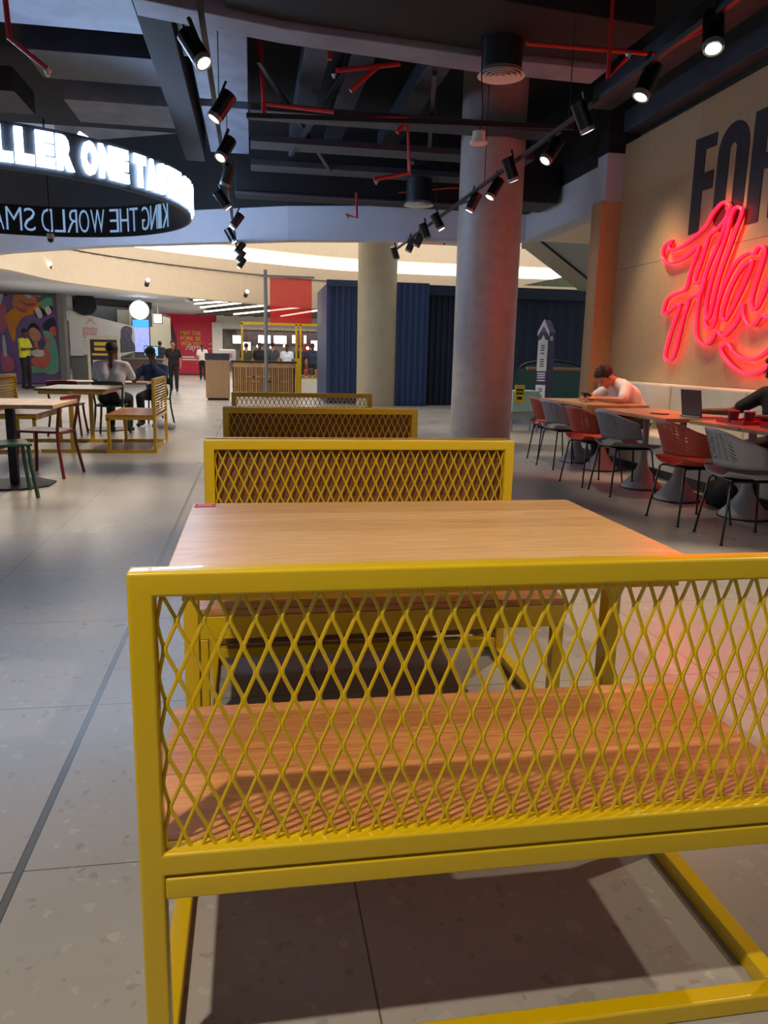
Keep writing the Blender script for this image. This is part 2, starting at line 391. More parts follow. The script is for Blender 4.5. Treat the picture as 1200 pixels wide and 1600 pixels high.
# upper gallery behind the parapet
struct('wall_upper', MB().box(-8, 18, 36, 36.2, 5.0, 12), mat('upper_gallery_wall', (150, 150, 155), .7, noise=.3, scale=.8))
for i, (x, wd, c) in enumerate(((6.3, 1.3, (190, 205, 225)), (8.0, 1.5, (120, 60, 50)), (10.2, 1.4, (70, 72, 80)), (11.9, 1.2, (190, 195, 200)), (13.5, 1.3, (60, 58, 60)))):
    t = thing('shop_window', ['pale blue lit shop window on the upper gallery left of the column', 'reddish shop window on the upper gallery behind the column',
              'dark grey shop window on the upper gallery just right of the column', 'pale shop window on the upper gallery, second right of the column', 'dark shop window on the upper gallery under the escalator'][i], 'shop window', (x, 35.9, 5.2))
    MB().box(-wd/2, wd/2, -.05, .05, 0, 2.2).build('window_frame', BLACK, t)
    MB().box(-wd/2+.08, wd/2-.08, -.07, -.05, .08, 2.1).build('pane', mat('shop_pane%d' % i, c, .3, noise=.3, scale=2, emis=c, estr=.5), t)

# ceilings and walls of the food court hall on the left and behind
struct('ceiling_2', MB().prism([(-16, 14, 3.16), (-6.3, 20.6, 3.16), (-5.2, 24, 3.16), (-2.7, 28.4, 3.16), (-1.9, 47, 3.44), (-16, 47, 3.44)], (0, 0, .1)),
       mat('pale_ceiling', (196, 200, 210), .7))
sc = MB().prism([(-2.7, 28.4, 3.3), (1.0, 31.2, 3.3), (6, 33, 3.3), (6, 47, 3.5), (-1.9, 47, 3.5)], (0, 0, .1))
struct('ceiling_3', sc, mat('dark_slatted_ceiling', (52, 46, 42), .7))
sl = MB()
for i in range(20):
    a = Vector((-2.9+i*.75, 42.5, 3.24)); q = a+Vector((.46, -.89, 0))*13.5
    sl.bar(a, q, .2, .08)
struct('trim_7', sl, mat('ceiling_slat', (92, 86, 78), .6))
SLN = [((-2.13, 30.23), (-1.34, 28.9)), ((-2.23, 32.3), (-.94, 30.34)), ((-2.19, 34.86), (-.46, 30.9)), ((-2.23, 38.17), (.44, 32.1)), ((-.9, 39.7), (2.04, 32.3)), ((1.42, 40.2), (2.75, 34.3))]
for i, (p, q) in enumerate(SLN):
    t = MB().bar((p[0], p[1], 3.18), (q[0], q[1], 3.18), .10, .05).build('linear_light', LINE)
    tag(t, ['nearest long white light line in the slatted ceiling', 'second long white light line in the slatted ceiling, counted from the near edge', 'third white light line in the slatted ceiling, counted from the near edge',
            'farther white light line in the slatted ceiling, left of the grey pole', 'white light line in the slatted ceiling crossing behind the red banner', 'farthest white light line in the slatted ceiling, at the navy kiosk'][i], 'light', 'light lines in the slatted ceiling')

# left hall walls
struct('wall_left', MB().box(-13, -7.0, 30.6, 30.9, 0, 3.7), GWALL)
st = MB(); st.box(-7.02, -6.80, 30.3, 30.8, 0, 3.3); st.box(-6.86, -5.45, 31.4, 31.6, 0, 1.0); st.box(-5.6, -4.3, 33.2, 33.4, 0, 2.9); st.box(-6.86, -5.4, 31.45, 31.6, 1, 1.1)
struct('wall_store', st, GWALL)
dk = MB().prism([(-6.8, 31.8, 2.3), (-4.2, 34.4, 2.3), (-4.2, 34.6, 2.3), (-6.8, 32, 2.3)], (0, 0, 1.0))
struct('wall_store_top', dk, mat('dark_bulkhead', (46, 48, 56), .5, noise=.2))
struct('wall_store_side', MB().prism([(-4.9, 33.0, 0), (-4.3, 42, 0), (-4.2, 42, 0), (-4.8, 33.0, 0)], (0, 0, 3.1)), mat('beige_grey_tile', (176, 172, 150), .5))
struct('wall_far', MB().box(-16, 7, 58, 58.2, 0, 3.3), mat('far_court_wall', (120, 112, 104), .6, noise=.5, scale=1.2))
struct('trim_8', MB().box(-2.05, 6, 46.0, 46.3, 2.75, 3.5), WHITE)
struct('trim_9', MB().box(-2.3, -1.75, 45.9, 46.5, 0, 3.0), WHITE)
struct('ceiling_4', MB().box(-2.1, 9, 46.3, 58, 3.0, 3.1), mat('bright_court_ceiling', (238, 228, 212), .7))
area('court_light', (2, 52, 2.9), 7, 300, (1, .93, .82), 7)

# mural
def P2(y): return lambda u, v: (u, y, v)
MC = [(96, 76, 116), (128, 100, 146), (226, 140, 40), (222, 150, 110), (206, 130, 90), (190, 84, 80), (52, 128, 110), (34, 24, 30), (238, 228, 200), (120, 180, 150), (226, 110, 84), (44, 34, 66), (120, 124, 190), (200, 104, 120), (190, 200, 205)]
mm = [mat('mural_paint_%d' % i, c, .6, noise=.12, scale=3) for i, c in enumerate(MC)]
mu = MB(); mu.cur = 1; mu.box(-9.6, -7.03, 30.5, 30.58, 0.02, 3.2)
def mpx(a, b):      # mural drawing units (crop of the wall) to wall metres
    return (-9.06+a*(2.03/885), 3.60-b*(3.45/1400))
lay = [0]
def shape(ci, pts):
    lay[0] += 1; mu.cur = ci; q = smoothpath([(a, b, 0) for a, b in pts], 3, True)
    pl = []
    for v in q:
        X, Z = mpx(v.x, v.y-110); pl.append((max(-9.58, min(-7.04, X)), 30.5-.003*lay[0], max(.03, min(3.19, Z))))
    mu.prism(pl, (0, .003, 0))
shape(11, [(90, 130), (480, 130), (420, 200), (200, 260), (100, 300)])
shape(14, [(0, 100), (90, 150), (60, 350), (0, 500)]); shape(13, [(0, 480), (90, 420), (110, 640), (60, 800), (0, 820)])
shape(6, [(690, 130), (800, 130), (800, 480), (640, 360), (620, 260)]); shape(9, [(640, 360), (790, 300), (800, 440), (640, 480)])
shape(3, [(500, 130), (690, 130), (620, 300), (560, 270), (480, 170)])
shape(2, [(150, 520), (300, 430), (560, 380), (640, 390), (520, 540), (350, 600), (240, 760), (200, 960), (130, 820), (90, 620)])
shape(4, [(200, 400), (260, 270), (380, 190), (520, 260), (580, 360), (520, 420), (420, 520), (380, 550), (250, 480)])
shape(5, [(300, 330), (420, 400), (560, 390), (520, 440), (400, 430)]); shape(5, [(250, 440), (330, 480), (420, 490), (380, 530), (280, 500)])
shape(4, [(340, 220), (430, 200), (560, 300), (570, 370), (460, 350), (370, 290)]); shape(14, [(360, 230), (420, 230), (500, 300), (470, 330), (390, 280)])
shape(7, [(530, 500), (610, 440), (680, 480), (780, 420), (800, 500), (700, 560), (620, 590), (560, 590)])
shape(8, [(540, 480), (600, 450), (650, 570), (590, 605)]); shape(8, [(690, 470), (750, 430), (790, 510), (730, 555)])
shape(11, [(640, 700), (810, 590), (830, 760), (700, 800)]); shape(10, [(740, 760), (830, 720), (840, 850), (770, 840)])
shape(9, [(640, 800), (740, 800), (830, 950), (860, 1240), (820, 1400), (640, 1410), (600, 1150), (680, 950)])
shape(6, [(380, 1400), (400, 1250), (500, 1100), (420, 1150), (350, 1280), (350, 1400)]); shape(9, [(380, 1400), (440, 1300), (640, 1320), (650, 1400)])
shape(0, [(400, 940), (480, 900), (620, 920), (640, 1080), (420, 1080)])
shape(7, [(430, 740), (460, 690), (520, 680), (590, 740), (600, 860), (560, 800), (430, 800)])
shape(3, [(430, 800), (500, 740), (590, 800), (600, 900), (530, 950), (470, 920)])
shape(2, [(500, 930), (540, 930), (560, 1060), (510, 1060)]); shape(8, [(425, 1080), (640, 1070), (620, 1160), (480, 1160)])
shape(10, [(640, 1020), (700, 1050), (730, 1150), (660, 1180), (640, 1100)]); shape(10, [(430, 1230), (500, 1170), (640, 1190), (740, 1180), (650, 1330), (520, 1330)])
shape(10, [(660, 880), (720, 900), (750, 980), (690, 960)]); shape(13, [(0, 1100), (100, 1150), (180, 1250), (150, 1380), (0, 1380)]); shape(14, [(30, 880), (70, 900), (80, 1150), (30, 1150)])
mu = mu.build('mural', mm); tag(mu, 'big colourful mural with orange and green shapes and a noodle bowl on the left wall', 'mural')

# hoarding sign
t = thing('hoarding_board', 'large white printed board with faint pink block and grey portrait on the grey store wall', 'sign board', (-6.83, 31.2, 1.05), .55)
MB().prism([(0, 0, 0), (1.95, 0, .0), (2.55, 0, .2), (2.55, 0, 1.18), (0, 0, 1.68)], (0, .05, 0)).build('panel', PAPER, t)
MB().prism([(0, -.012, -.03), (2.0, -.012, -.03), (2.0, -.012, 0), (0, -.012, 0)], (0, .06, 0)).build('bottom_rail', BLACK, t)
pk = mat('faded_pink_print', (222, 176, 172), .7, noise=.3, scale=14)
b = MB(); b.box(.5, 1.05, -.01, 0, .68, 1.08); b.bar((.62, -.005, 1.2), (.9, -.005, 1.42), .01, .05); b.bar((.75, -.005, 1.42), (1.0, -.005, 1.2), .01, .05); b.build('pink_print', pk, t)
b = MB(); b.box(.5, .98, -.01, 0, .56, .575); b.tube([(.5+i*.06, -.006, .38+.03*math.sin(i*2.1)) for i in range(10)], .008, 5); b.build('script_print', mat('grey_script_print', (150, 148, 146), .7), t)
b = MB(); b.prism(smoothpath([(1.75, -.008, .12), (1.72, -.008, .5), (1.95, -.008, .68), (2.0, -.008, 1.05), (2.2, -.008, 1.2), (2.45, -.008, 1.1), (2.42, -.008, .7), (2.54, -.008, .45), (2.54, -.008, .22)], 3), (0, .008, 0))
b.build('portrait_print', mat('grey_portrait_print', (96, 98, 110), .7, noise=.6, scale=16), t)
# black fan disc
t = thing('ceiling_fan_duct', 'round black duct disc in the dark strip above the white board', 'duct', (-6.25, 31.4, 2.98))
MB().cyl((0, -.1, 0), (0, .2, 0), .4, n=28).build('disc', BLACK, t); MB().cyl((0, -.13, 0), (0, -.1, 0), .43, .40, n=28).build('rim', BLKG, t)
# menu stand with light frame
t = thing('menu_stand', 'free standing menu board with cream frame and yellow lettering behind the two seated people', 'menu board', (-4.9, 27.2, 0))
fr = MB(); fr.box(-.52, -.43, -.04, .04, 0, 1.75); fr.box(.43, .52, -.04, .04, 0, 1.75); fr.box(-.43, .43, -.04, .04, 1.62, 1.75); fr.box(-.43, .43, -.04, .04, .18, .26)
fr.build('frame', mat('cream_frame', (206, 196, 170), .6), t); MB().box(-.43, .43, -.01, .03, .26, 1.62).build('black_panel', BLACK, t)
yl = mat('yellow_print', (226, 180, 60), .6); b = MB()
for z0, z1, a in ((1.42, 1.54, .3), (1.26, 1.36, .3), (1.1, 1.17, .38), (.3, .34, .3)): b.box(-a, a, -.02, -.01, z0, z1)
b.build('yellow_lettering', yl, t)
b = MB(); b.box(-.36, -.05, -.02, -.01, .85, .95); b.box(-.36, .1, -.02, -.01, .7, .74); b.box(-.36, .0, -.02, -.01, .45, .5); b.build('white_lettering', PAPER, t)
# round pendant sign
t = thing('round_lightbox_sign', 'glowing round white lightbox sign hanging from the ceiling', 'sign', (-4.09, 30, 2.75))
MB().cyl((0, .06, 0), (0, -.06, 0), .33, n=36).build('lightbox', mat('white_lightbox', (250, 250, 240), .5, emis=(250, 255, 240), estr=2.6), t)
MB().cyl((0, 0, .3), (0, 0, .50), .025, n=10).build('hanging_rod', GREYM, t)
b = MB(); b.box(-.14, -.03, -.07, -.06, -.03, .0); b.box(.02, .12, -.07, -.06, -.03, .0); b.build('small_mark', mat('grey_mark', (150, 160, 150), .6), t)
t = thing('square_lightbox_sign', 'small square white lit sign right of the round lightbox', 'sign', (-3.48, 30.3, 2.33))
MB().box(-.13, .13, -.04, .04, 0, .3).build('lightbox', MATS['white_lightbox'], t); MB().box(-.16, .16, .04, .09, -.03, .33).build('housing', BLACK, t); MB().cyl((0, .065, .33), (0, .065, .93), .015, n=8).build('hanging_rod', GREYM, t)
# digital menu screen
t = thing('digital_menu_screen', 'tall bright blue menu screen on the store front behind the man in the cap', 'screen', (-4.75, 32.6, 1.2), .1)
MB().box(-.02, .68, 0, .06, 0, 1.35).build('bezel', BLKG, t)
MB().box(.02, .64, -.01, 0, 1.0, 1.31).build('screen_header', mat('screen_blue', (50, 120, 220), .3, emis=(40, 120, 230), estr=1.3), t)
MB().box(.02, .64, -.01, 0, .04, 1.0).build('screen_picture', mat('screen_picture', (150, 150, 210), .3, noise=.5, scale=14, emis=(130, 140, 215), estr=.8), t)
t = thing('till_monitor', 'small till monitor on the store counter', 'screen', (-3.95, 31.8, 1.06), .2)
MB().box(-.25, .25, -.02, .02, .05, .4).build('screen', mat('till_screen', (120, 160, 200), .3, emis=(120, 170, 220), estr=.8), t); MB().box(-.27, .27, 0, .05, .02, .43).build('case', BLKG, t); MB().cyl((0, .03, -.06), (0, .03, .1), .03, n=10).build('stand', BLKG, t)
t = thing('store_counter', 'wood fronted store counter below the small till monitor', 'counter', (-4.1, 32.2, 0))
MB().box(-1.0, .55, -.3, .5, 0, .95).build('body', mat('counter_brown', (128, 104, 92), .6), t, .01); MB().box(-1.04, .6, -.34, .54, .95, 1.0).build('worktop', GREYM, t, .005)

# red poster wall
t = thing('poster_wall', 'big crimson poster wall with yellow slogan lettering at the end of the hall', 'poster wall', (-5.45, 46.5, 0))
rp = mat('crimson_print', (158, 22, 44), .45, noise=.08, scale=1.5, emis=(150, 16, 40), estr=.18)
MB().box(0, 3.6, 0, .15, 0.05, 3.42).build('panel', rp, t); MB().box(0, 3.6, -.03, .15, 0, .06).build('plinth', BLACK, t)
b = MB()
for k, (s, z) in enumerate((('MAY THE', 2.26), ('FORK BE', 1.96), ('WITH YOU', 1.66))):
    text_mb(s, 1, .02, .02, b, (1.12, .24), lambda u, v, d, z=z: (1.35+u, -.02+d, z+v))
b.build('slogan_lettering', yl, t)
b = MB(); text_mb('Flayva', 1, .02, .004, b, (.95, .42), lambda u, v, d: (1.6+u, -.02+d, 1.3+v+u*.12), shear=.4)
b.box(1.4, 2.1, -.02, 0, .98, 1.06); b.box(1.4, 2.25, -.02, 0, .84, .92)
b.tube([(2.9+.1*i, -.015, 1.75+.07*math.sin(i*1.3)) for i in range(7)], .022, 5); b.tube([(2.85+.12*i, -.015, 1.5+.04*math.sin(i*.9)) for i in range(7)], .016, 5)
b.build('white_lettering', PAPER, t)
b = MB(); b.prism([(.62, -.02, .9), (1.1, -.02, .9), (1.12, -.02, 2.0), (1.0, -.02, 2.5), (.86, -.02, 2.95), (.74, -.02, 2.5), (.6, -.02, 2.0)], (0, .02, 0))
b.build('dark_stack_picture', mat('poster_dark_picture', (84, 24, 48), .5, noise=.7, scale=6), t)

# ================================================================== YELLOW BOOTHS
TB = .039; BW = 1.22; BH = .917
def mesh_panel(x0, x1, z0, z1, y, cols=58, rows=4.8, r=.0033):
    mb = MB(); p = (x1-x0)/cols; h = (z1-z0)/rows/2; n = int(math.ceil((z1-z0)/h))
    for i in range(cols+1):
        xc = x0+p*i; path = []
        k = 0; z = z1
        pts = []
        while z > z0-.001:
            sgn = 1 if (k+i) % 2 == 0 else -1
            xx = xc+sgn*(p/2-r*.55); dy = .0022*sgn
            pts += [(xx, y+dy, z+.0045), (xx, y+dy, z-.0045)]
            z -= h; k += 1
        sgn = 1 if (k+i) % 2 == 0 else -1; f = (pts[-1][2]-z0)/h
        last = pts[-1]; pts.append((last[0]+(xc+sgn*(p/2)-last[0])*f, y, z0))
        pts = [(min(max(a, x0+.001), x1-.001), b, min(c, z1)) for a, b, c in pts]
        mb.tube(pts, r, 6)
    return mb
def grid_frame(xs, zs, solid, y0, y1):
    """seamless welded frame: solid[row][col] cells of a grid extruded from y0 to y1"""
    mb = MB(); nx, nz = len(xs), len(zs); vid = {}
    def v(i, k, d):
        if (i, k, d) not in vid: vid[(i, k, d)] = len(mb.v); mb.v.append((xs[i], (y0, y1)[d], zs[k]))
        return vid[(i, k, d)]
    def f(*q): mb.f.append(q); mb.mi.append(0)
    S = lambda i, k: 0 <= i < nx-1 and 0 <= k < nz-1 and solid[k][i]
    for k in range(nz-1):
        for i in range(nx-1):
            if not S(i, k): continue
            f(v(i, k, 0), v(i+1, k, 0), v(i+1, k+1, 0), v(i, k+1, 0)); f(v(i, k, 1), v(i, k+1, 1), v(i+1, k+1, 1), v(i+1, k, 1))
            if not S(i-1, k): f(v(i, k, 0), v(i, k+1, 0), v(i, k+1, 1), v(i, k, 1))
            if not S(i+1, k): f(v(i+1, k, 0), v(i+1, k, 1), v(i+1, k+1, 1), v(i+1, k+1, 0))
            if not S(i, k-1): f(v(i, k, 0), v(i, k, 1), v(i+1, k, 1), v(i+1, k, 0))
            if not S(i, k+1): f(v(i, k+1, 0), v(i+1, k+1, 0), v(i+1, k+1, 1), v(i, k+1, 1))
    return mb
def back_parts(t, y, wood_y=None, floor=0):
    """welded back frame (posts, top rail, bottom rail) and its mesh infill; front plane at y..y+TB"""
    grid_frame((0, TB, BW-TB, BW), (0, TB, .412, .452, BH-TB, BH), ((1, floor, 1), (1, 0, 1), (1, 1, 1), (1, 0, 1), (1, 1, 1)), y, y+TB).build('back_frame', YEL, t, .0055, seg=3)
    mesh_panel(TB, BW-TB, .452, BH-TB, y+TB*.5).build('mesh_panel', YEL, t, smooth=True)
def seat_parts(t, y0, y1, leg_y, sgn):
    """seat board, frame, legs; leg_y = outer end"""
    a, b = min(y0, y1), max(y0, y1)
    MB().box(.003, BW-.003, a, b, .428, .452).build('seat', OAKS, t, .003)
    f = MB(); 
    if sgn > 0: f.box(0, BW, b-TB, b, .352, .428); f.box(0, TB, a, b-TB, .372, .428); f.box(BW-TB, BW, a, b-TB, .372, .428); f.box(TB, BW-TB, a-TB, a, .370, .408)
    else: f.box(0, BW, a, a+TB, .352, .428); f.box(0, TB, a+TB, b, .372, .428); f.box(BW-TB, BW, a+TB, b, .372, .428)
    f.build('seat_frame', YEL, t, .004)
    for s in (0, 1):
        x = s*(BW-TB); y = b-TB if sgn > 0 else a
        MB().box(x, x+TB, y, y+TB, TB, .352).build('leg', YEL, t, .004)
def single_bench(loc, rz, label, group=None):
    t = thing('bench', label, 'bench', loc, rz, group)
    back_parts(t, 0, floor=1); seat_parts(t, TB, .53, .53, 1)
    for s in (0, 1):
        x = s*(BW-TB); MB().box(x, x+TB, TB, .53, 0, TB).build('floor_rail', YEL, t, .004)
    return t
G1 = 'yellow mesh benches of the booth row'
X0 = -.188
bench1 = single_bench((X0, 1.1207, 0), 0, 'nearest yellow steel bench with diamond mesh back and oak seat, closest to the camera')
def double_bench(loc, label):
    t = thing('double_bench', label, 'bench', loc, 0)
    back_parts(t, 0)
    back_parts(t, .062)
    MB().box(.004, BW-.004, TB+.001, .061, .09, BH+.002).build('wood_panel', OAKD, t)
    seat_parts(t, -.6, 0, 0, -1)
    for s in (0, 1):
        x = s*(BW-TB); MB().box(x, x+TB, -.6, .582, 0.0005, TB).build('floor_rail', YEL, t, .004)
    MB().box(TB, BW-TB, 0, TB, .045, .085).build('lower_rail', YEL, t, .004)
    # far seat
    MB().box(.003, BW-.003, .102, .582, .428, .452).build('seat', OAKS, t, .003)
    f = MB(); f.box(0, BW, .582-TB, .582, .352, .428); f.box(0, TB, .102, .545, .372, .428); f.box(BW-TB, BW, .102, .545, .372, .428); f.build('seat_frame', YEL, t, .004)
    for s in (0, 1):
        x = s*(BW-TB); MB().box(x, x+TB, .582-TB, .582, TB, .352).build('leg', YEL, t, .004)
    return t
db = double_bench((X0, 2.93, 0), 'yellow back-to-back mesh bench with wood panel core behind the big oak table')
dup(db, (X0, 4.79, 0), 0, 'second yellow back-to-back mesh bench behind the first, its mesh lit golden')
b4 = dup(bench1, (X0+BW, 6.76, 0), PI, 'farthest yellow mesh bench of the booth row, see-through back, before the navy kiosk')

def booth_table(loc, rz, label, top_mat, yl0, yl1, depth=.74):
    t = thing('booth_table', label, 'table', loc, rz)
    MB().box(0, BW, -depth/2, depth/2, .752, .78).build('tabletop', top_mat, t, .003)
    f = MB(); f.box(.03, BW-.03, -depth/2+.04, -depth/2+.08, .71, .752); f.box(.03, BW-.03, depth/2-.08, depth/2-.04, .71, .752)
    f.box(.03, .07, -depth/2+.08, depth/2-.08, .71, .752); f.box(BW-.07, BW-.03, -depth/2+.08, depth/2-.08, .71, .752); f.build('apron', YEL, t, .003)
    for x in (.0, BW-TB):
        MB().box(x, x+TB, -.0275, .0275, TB, .752).build('leg', YEL, t, .004)
        MB().box(x, x+TB, yl0, yl1, 0.0003, TB-.0005).build('floor_rail', YEL, t, .003)
    return t
CY = 1.93
bt = booth_table((X0, CY+.05, 0), 0, 'large oak booth table on yellow steel legs right behind the nearest bench', OAK, 1.6508-CY-.05, 2.33-CY-.05, .80)
stk = thing('table_sticker', 'small red printed sticker on the far left corner of the oak table', 'sticker', (X0+.03, 2.33, .7805))
MB().box(-.022, .04, -.015, .035, 0, .0008).build('sticker_sheet', mat('red_sticker', (186, 30, 44), .5), stk)
b = MB(); b.box(-.012, .03, .012, .026, .0008, .0012); b.box(-.012, .03, -.006, .006, .0008, .0012); b.build('sticker_print', mat('pink_sticker_print', (220, 120, 120), .5), stk)
dup(bt, (X0, 3.841, 0), 0, 'oak booth table between the first and second back-to-back yellow benches')
dup(bt, (X0, 5.70, 0), 0, 'oak booth table in front of the farthest yellow bench')

# left booth, turned sideways
def louver_bench(loc, rz, label):
    t = thing('bench', label, 'bench', loc, rz)
    for s in (0, 1):
        x = s*(1.31-TB); MB().box(x, x+TB, 0, TB, 0, BH).build('post', YEL, t, .004); MB().box(x, x+TB, .55, .55+TB, TB, .43).build('leg', YEL, t, .004)
        MB().box(x, x+TB, TB, .60, 0, TB).build('floor_rail', YEL, t)
    MB().box(TB, 1.31-TB, 0, TB, BH-TB, BH).build('top_rail', YEL, t); MB().box(TB, 1.31-TB, 0, TB, .41, .45).build('bottom_rail', YEL, t)
    MB().box(TB, 1.31-TB, 0, TB, 0, TB).build('floor_rail', YEL, t)
    s = MB()
    for i in range(12): s.obox((1.31/2, TB/2, .475+i*.035), (1.31-2*TB, .036, .007), Matrix.Rotation(-.75, 3, 'X'))
    s.build('back_slats', YEL, t)
    MB().box(.003, 1.307, TB, .60, .452, .475).build('seat', OAKS, t, .003)
    f = MB(); f.box(0, 1.31, .56, .60, .40, .452); f.box(0, TB, TB, .56, .41, .452); f.box(1.31-TB, 1.31, TB, .56, .41, .452); f.build('seat_frame', YEL, t)
    return t
louver_bench((-1.2, 9.86, 0), PI/2, 'yellow bench with slatted back and wood seat right of the left booth table, facing left')
louver_bench((-3.2, 11.17, 0), -PI/2, 'yellow bench with slatted back at the left edge of the photo, facing right')
t = booth_table((-2.21, 9.93, 0), PI/2, 'dark wood booth table with yellow frame between the two slatted yellow benches', wood('walnut_top', (150, 112, 84), (104, 74, 54), 0, .12, .3), -.4, .38, .84)
for o in [c for c in COL.objects if c.parent == t]:
    if o.name.startswith(('leg', 'floor_rail', 'apron')): pass

# ================================================================== CAFE CHAIRS ON THE RIGHT
def cafe_chair(name, label, m, mp, group):
    t = thing(name, label, 'chair', group=group)
    # faces +x ; wraparound back shell
    rows = []
    n = 26
    def prof(z, f):
        out = []
        for i in range(n+1):
            a = -1.28+2.56*i/n; s = abs(a)/1.28
            rx, ry = .235+f*.035, .255+f*.045
            zz = z[0]+(z[1]-z[0])*f
            drop = (.115*s**2.2)*f
            x = .02-rx*math.cos(a)*1.0-.05*f; y = ry*math.sin(a)
            if s > .75: x += (s-.75)*.32
            out.append((x, y, zz-drop))
        return out
    mb = MB().loft([prof((.535, .80), f) for f in (0, .12, .3, .5, .7, .88, 1)])
    o = mb.build('backrest', mp, t, smooth=True, solid=.008)
    # seat pan: bowl that rises at rear
    rows = []
    for j in range(9):
        v = j/8; r_ = []
        for i in range(15):
            u = -1+2*i/14; x = .245-.47*v; y = u*(.235-.05*(1-v)*.4-(.05 if v > .85 else 0)*abs(u)); z = .452+.045*abs(u)**3+.018*(1-v)**3*-1+.05*max(0, v-.72)**1.0*1.2
            r_.append((x, y, z))
        rows.append(r_)
    MB().loft(rows).build('seat', m, t, smooth=True, solid=.01)
    # side links between seat and back leave a slot at the rear
    for s in (-1, 1):
        MB().loft([[(.10-.02*k, s*(.225+.004*k), .47), (.06-.02*k, s*(.245+.004*k), .505)] for k in range(0, 10)]).build('side_web', m, t, smooth=True, solid=.008)
    for sx in (-1, 1):
        for sy in (-1, 1):
            p = [(sx*.10, sy*.10, .44), (sx*.17, sy*.15, .438), (sx*.185, sy*.165, .425), (sx*.235, sy*.215, .004)]
            lg = MB().tube(p, .0085, 8).build('leg', BLKG, t, smooth=True); MB().cyl((sx*.2355, sy*.2155, 0), (sx*.2355, sy*.2155, .012), .012, n=10).build('foot_glide', BLACK, lg)
    MB().box(-.16, .16, -.15, .15, .432, .444).build('seat_bracket', BLKG, t)
    return t
def put(t, near, far, first=False, **k):
    """rear feet near/far -> position and heading"""
    n, f = Vector(near), Vector(far); d = (f-n).normalized(); fwd = Vector((d.y, -d.x))
    c = (n+f)/2+fwd*.235; rz = math.atan2(fwd.y, fwd.x)
    return c, rz
CH = [('grey', (3.195, 4.70), (3.25, 5.13), 'grey perforated shell chair nearest the camera at the right edge of the photo'),
      ('terracotta', (3.21, 5.29), (3.18, 5.72), 'terracotta perforated shell chair between the two nearest grey chairs'),
      ('grey', (3.27, 6.57), (3.25, 7.0), 'grey shell chair between two terracotta chairs, its arm wrapping right'),
      ('terracotta', (3.22, 7.09), (3.16, 7.51), 'terracotta shell chair directly in front of the man in the pale t-shirt'),
      ('grey', (3.40, 8.30), (3.36, 8.73), 'farthest grey shell chair, beside the far terracotta chair'),
      ('terracotta', (3.44, 8.92), (3.47, 9.36), 'farthest terracotta shell chair, nearest to the round column')]
gc = cafe_chair('shell_chair', 'x', GREYP, GREYPP, 'shell chairs along the wooden wall tables'); tc = cafe_chair('shell_chair', 'x', TERRA, TERRAP, 'shell chairs along the wooden wall tables')
used = set()
for kind, a, b, lab in CH:
    src = gc if kind == 'grey' else tc; c, rz = put(src, a, b)
    if kind in used: dup(src, (c.x, c.y, 0), rz, lab)
    else: used.add(kind); src.location = (c.x, c.y, 0); src.rotation_euler = (0, 0, rz); src['label'] = lab

# tables with cone pedestals
TT = [((4.0, 4.93), 'wooden wall table at the right edge under the near end of the red tray'), ((4.0, 5.63), 'wooden wall table carrying the red tray and maroon cup'),
      ((3.85, 6.42), 'wooden wall table under the open laptop'), ((3.85, 7.08), 'wooden wall table next to the laptop table, on its far side'),
      ((4.0, 8.35), 'wooden wall table on which the man in the pale t-shirt leans'), ((4.0, 9.05), 'farthest wooden wall table beside the oak pilaster')]
ct = None
for (x, y), lab in TT:
    if ct is None:
        ct = thing('cafe_table', lab, 'table', (x-.0, y, 0), 0, 'wooden tables along the banquette')
        MB().box(-.37, .37, -.34, .34, .74, .772).build('tabletop', OAKT, ct, .004)
        pr = MB(); rings = []
        for z, r in ((0, .20), (.02, .20), (.04, .185), (.12, .115), (.19, .066), (.25, .045), (.31, .034), (.74, .03)):
            rings.append([(r*math.cos(2*PI*i/28), r*math.sin(2*PI*i/28), z) for i in range(28)])
        pr.loft(rings, True); pr.build('pedestal', PEDC, ct, smooth=True)
        MB().cyl((0, 0, 0), (0, 0, .012), .21, n=28).build('base_rim', BLACK, ct); MB().box(-.2, .2, -.2, .2, .73, .74).build('mount_plate', BLACK, ct)
    else: dup(ct, (x, y, 0), 0, lab)

# banquette
t = thing('banquette', 'long pale grey upholstered banquette running along the oak wall', 'banquette', (0, 0, 0))
b = MB()
for y0, y1 in ((2.2, 4.5), (4.51, 6.8), (6.81, 8.2), (8.21, 10.15)): b.box(4.72, 4.88, y0, y1, .40, 1.0)
b.build('backrest', BANQ, t, .03, seg=3)
b = MB()
for y0, y1 in ((2.2, 4.5), (4.51, 6.8), (6.81, 8.2), (8.21, 10.15)): b.box(4.28, 4.74, y0, y1, .34, .47)
b.build('seat_cushion', BANQ, t, .03, seg=3); MB().box(4.34, 4.88, 2.2, 10.15, .1, .34).build('seat_box', BANQ, t, .01); MB().box(4.40, 4.88, 2.2, 10.15, 0, .1).build('plinth', BLACK, t)

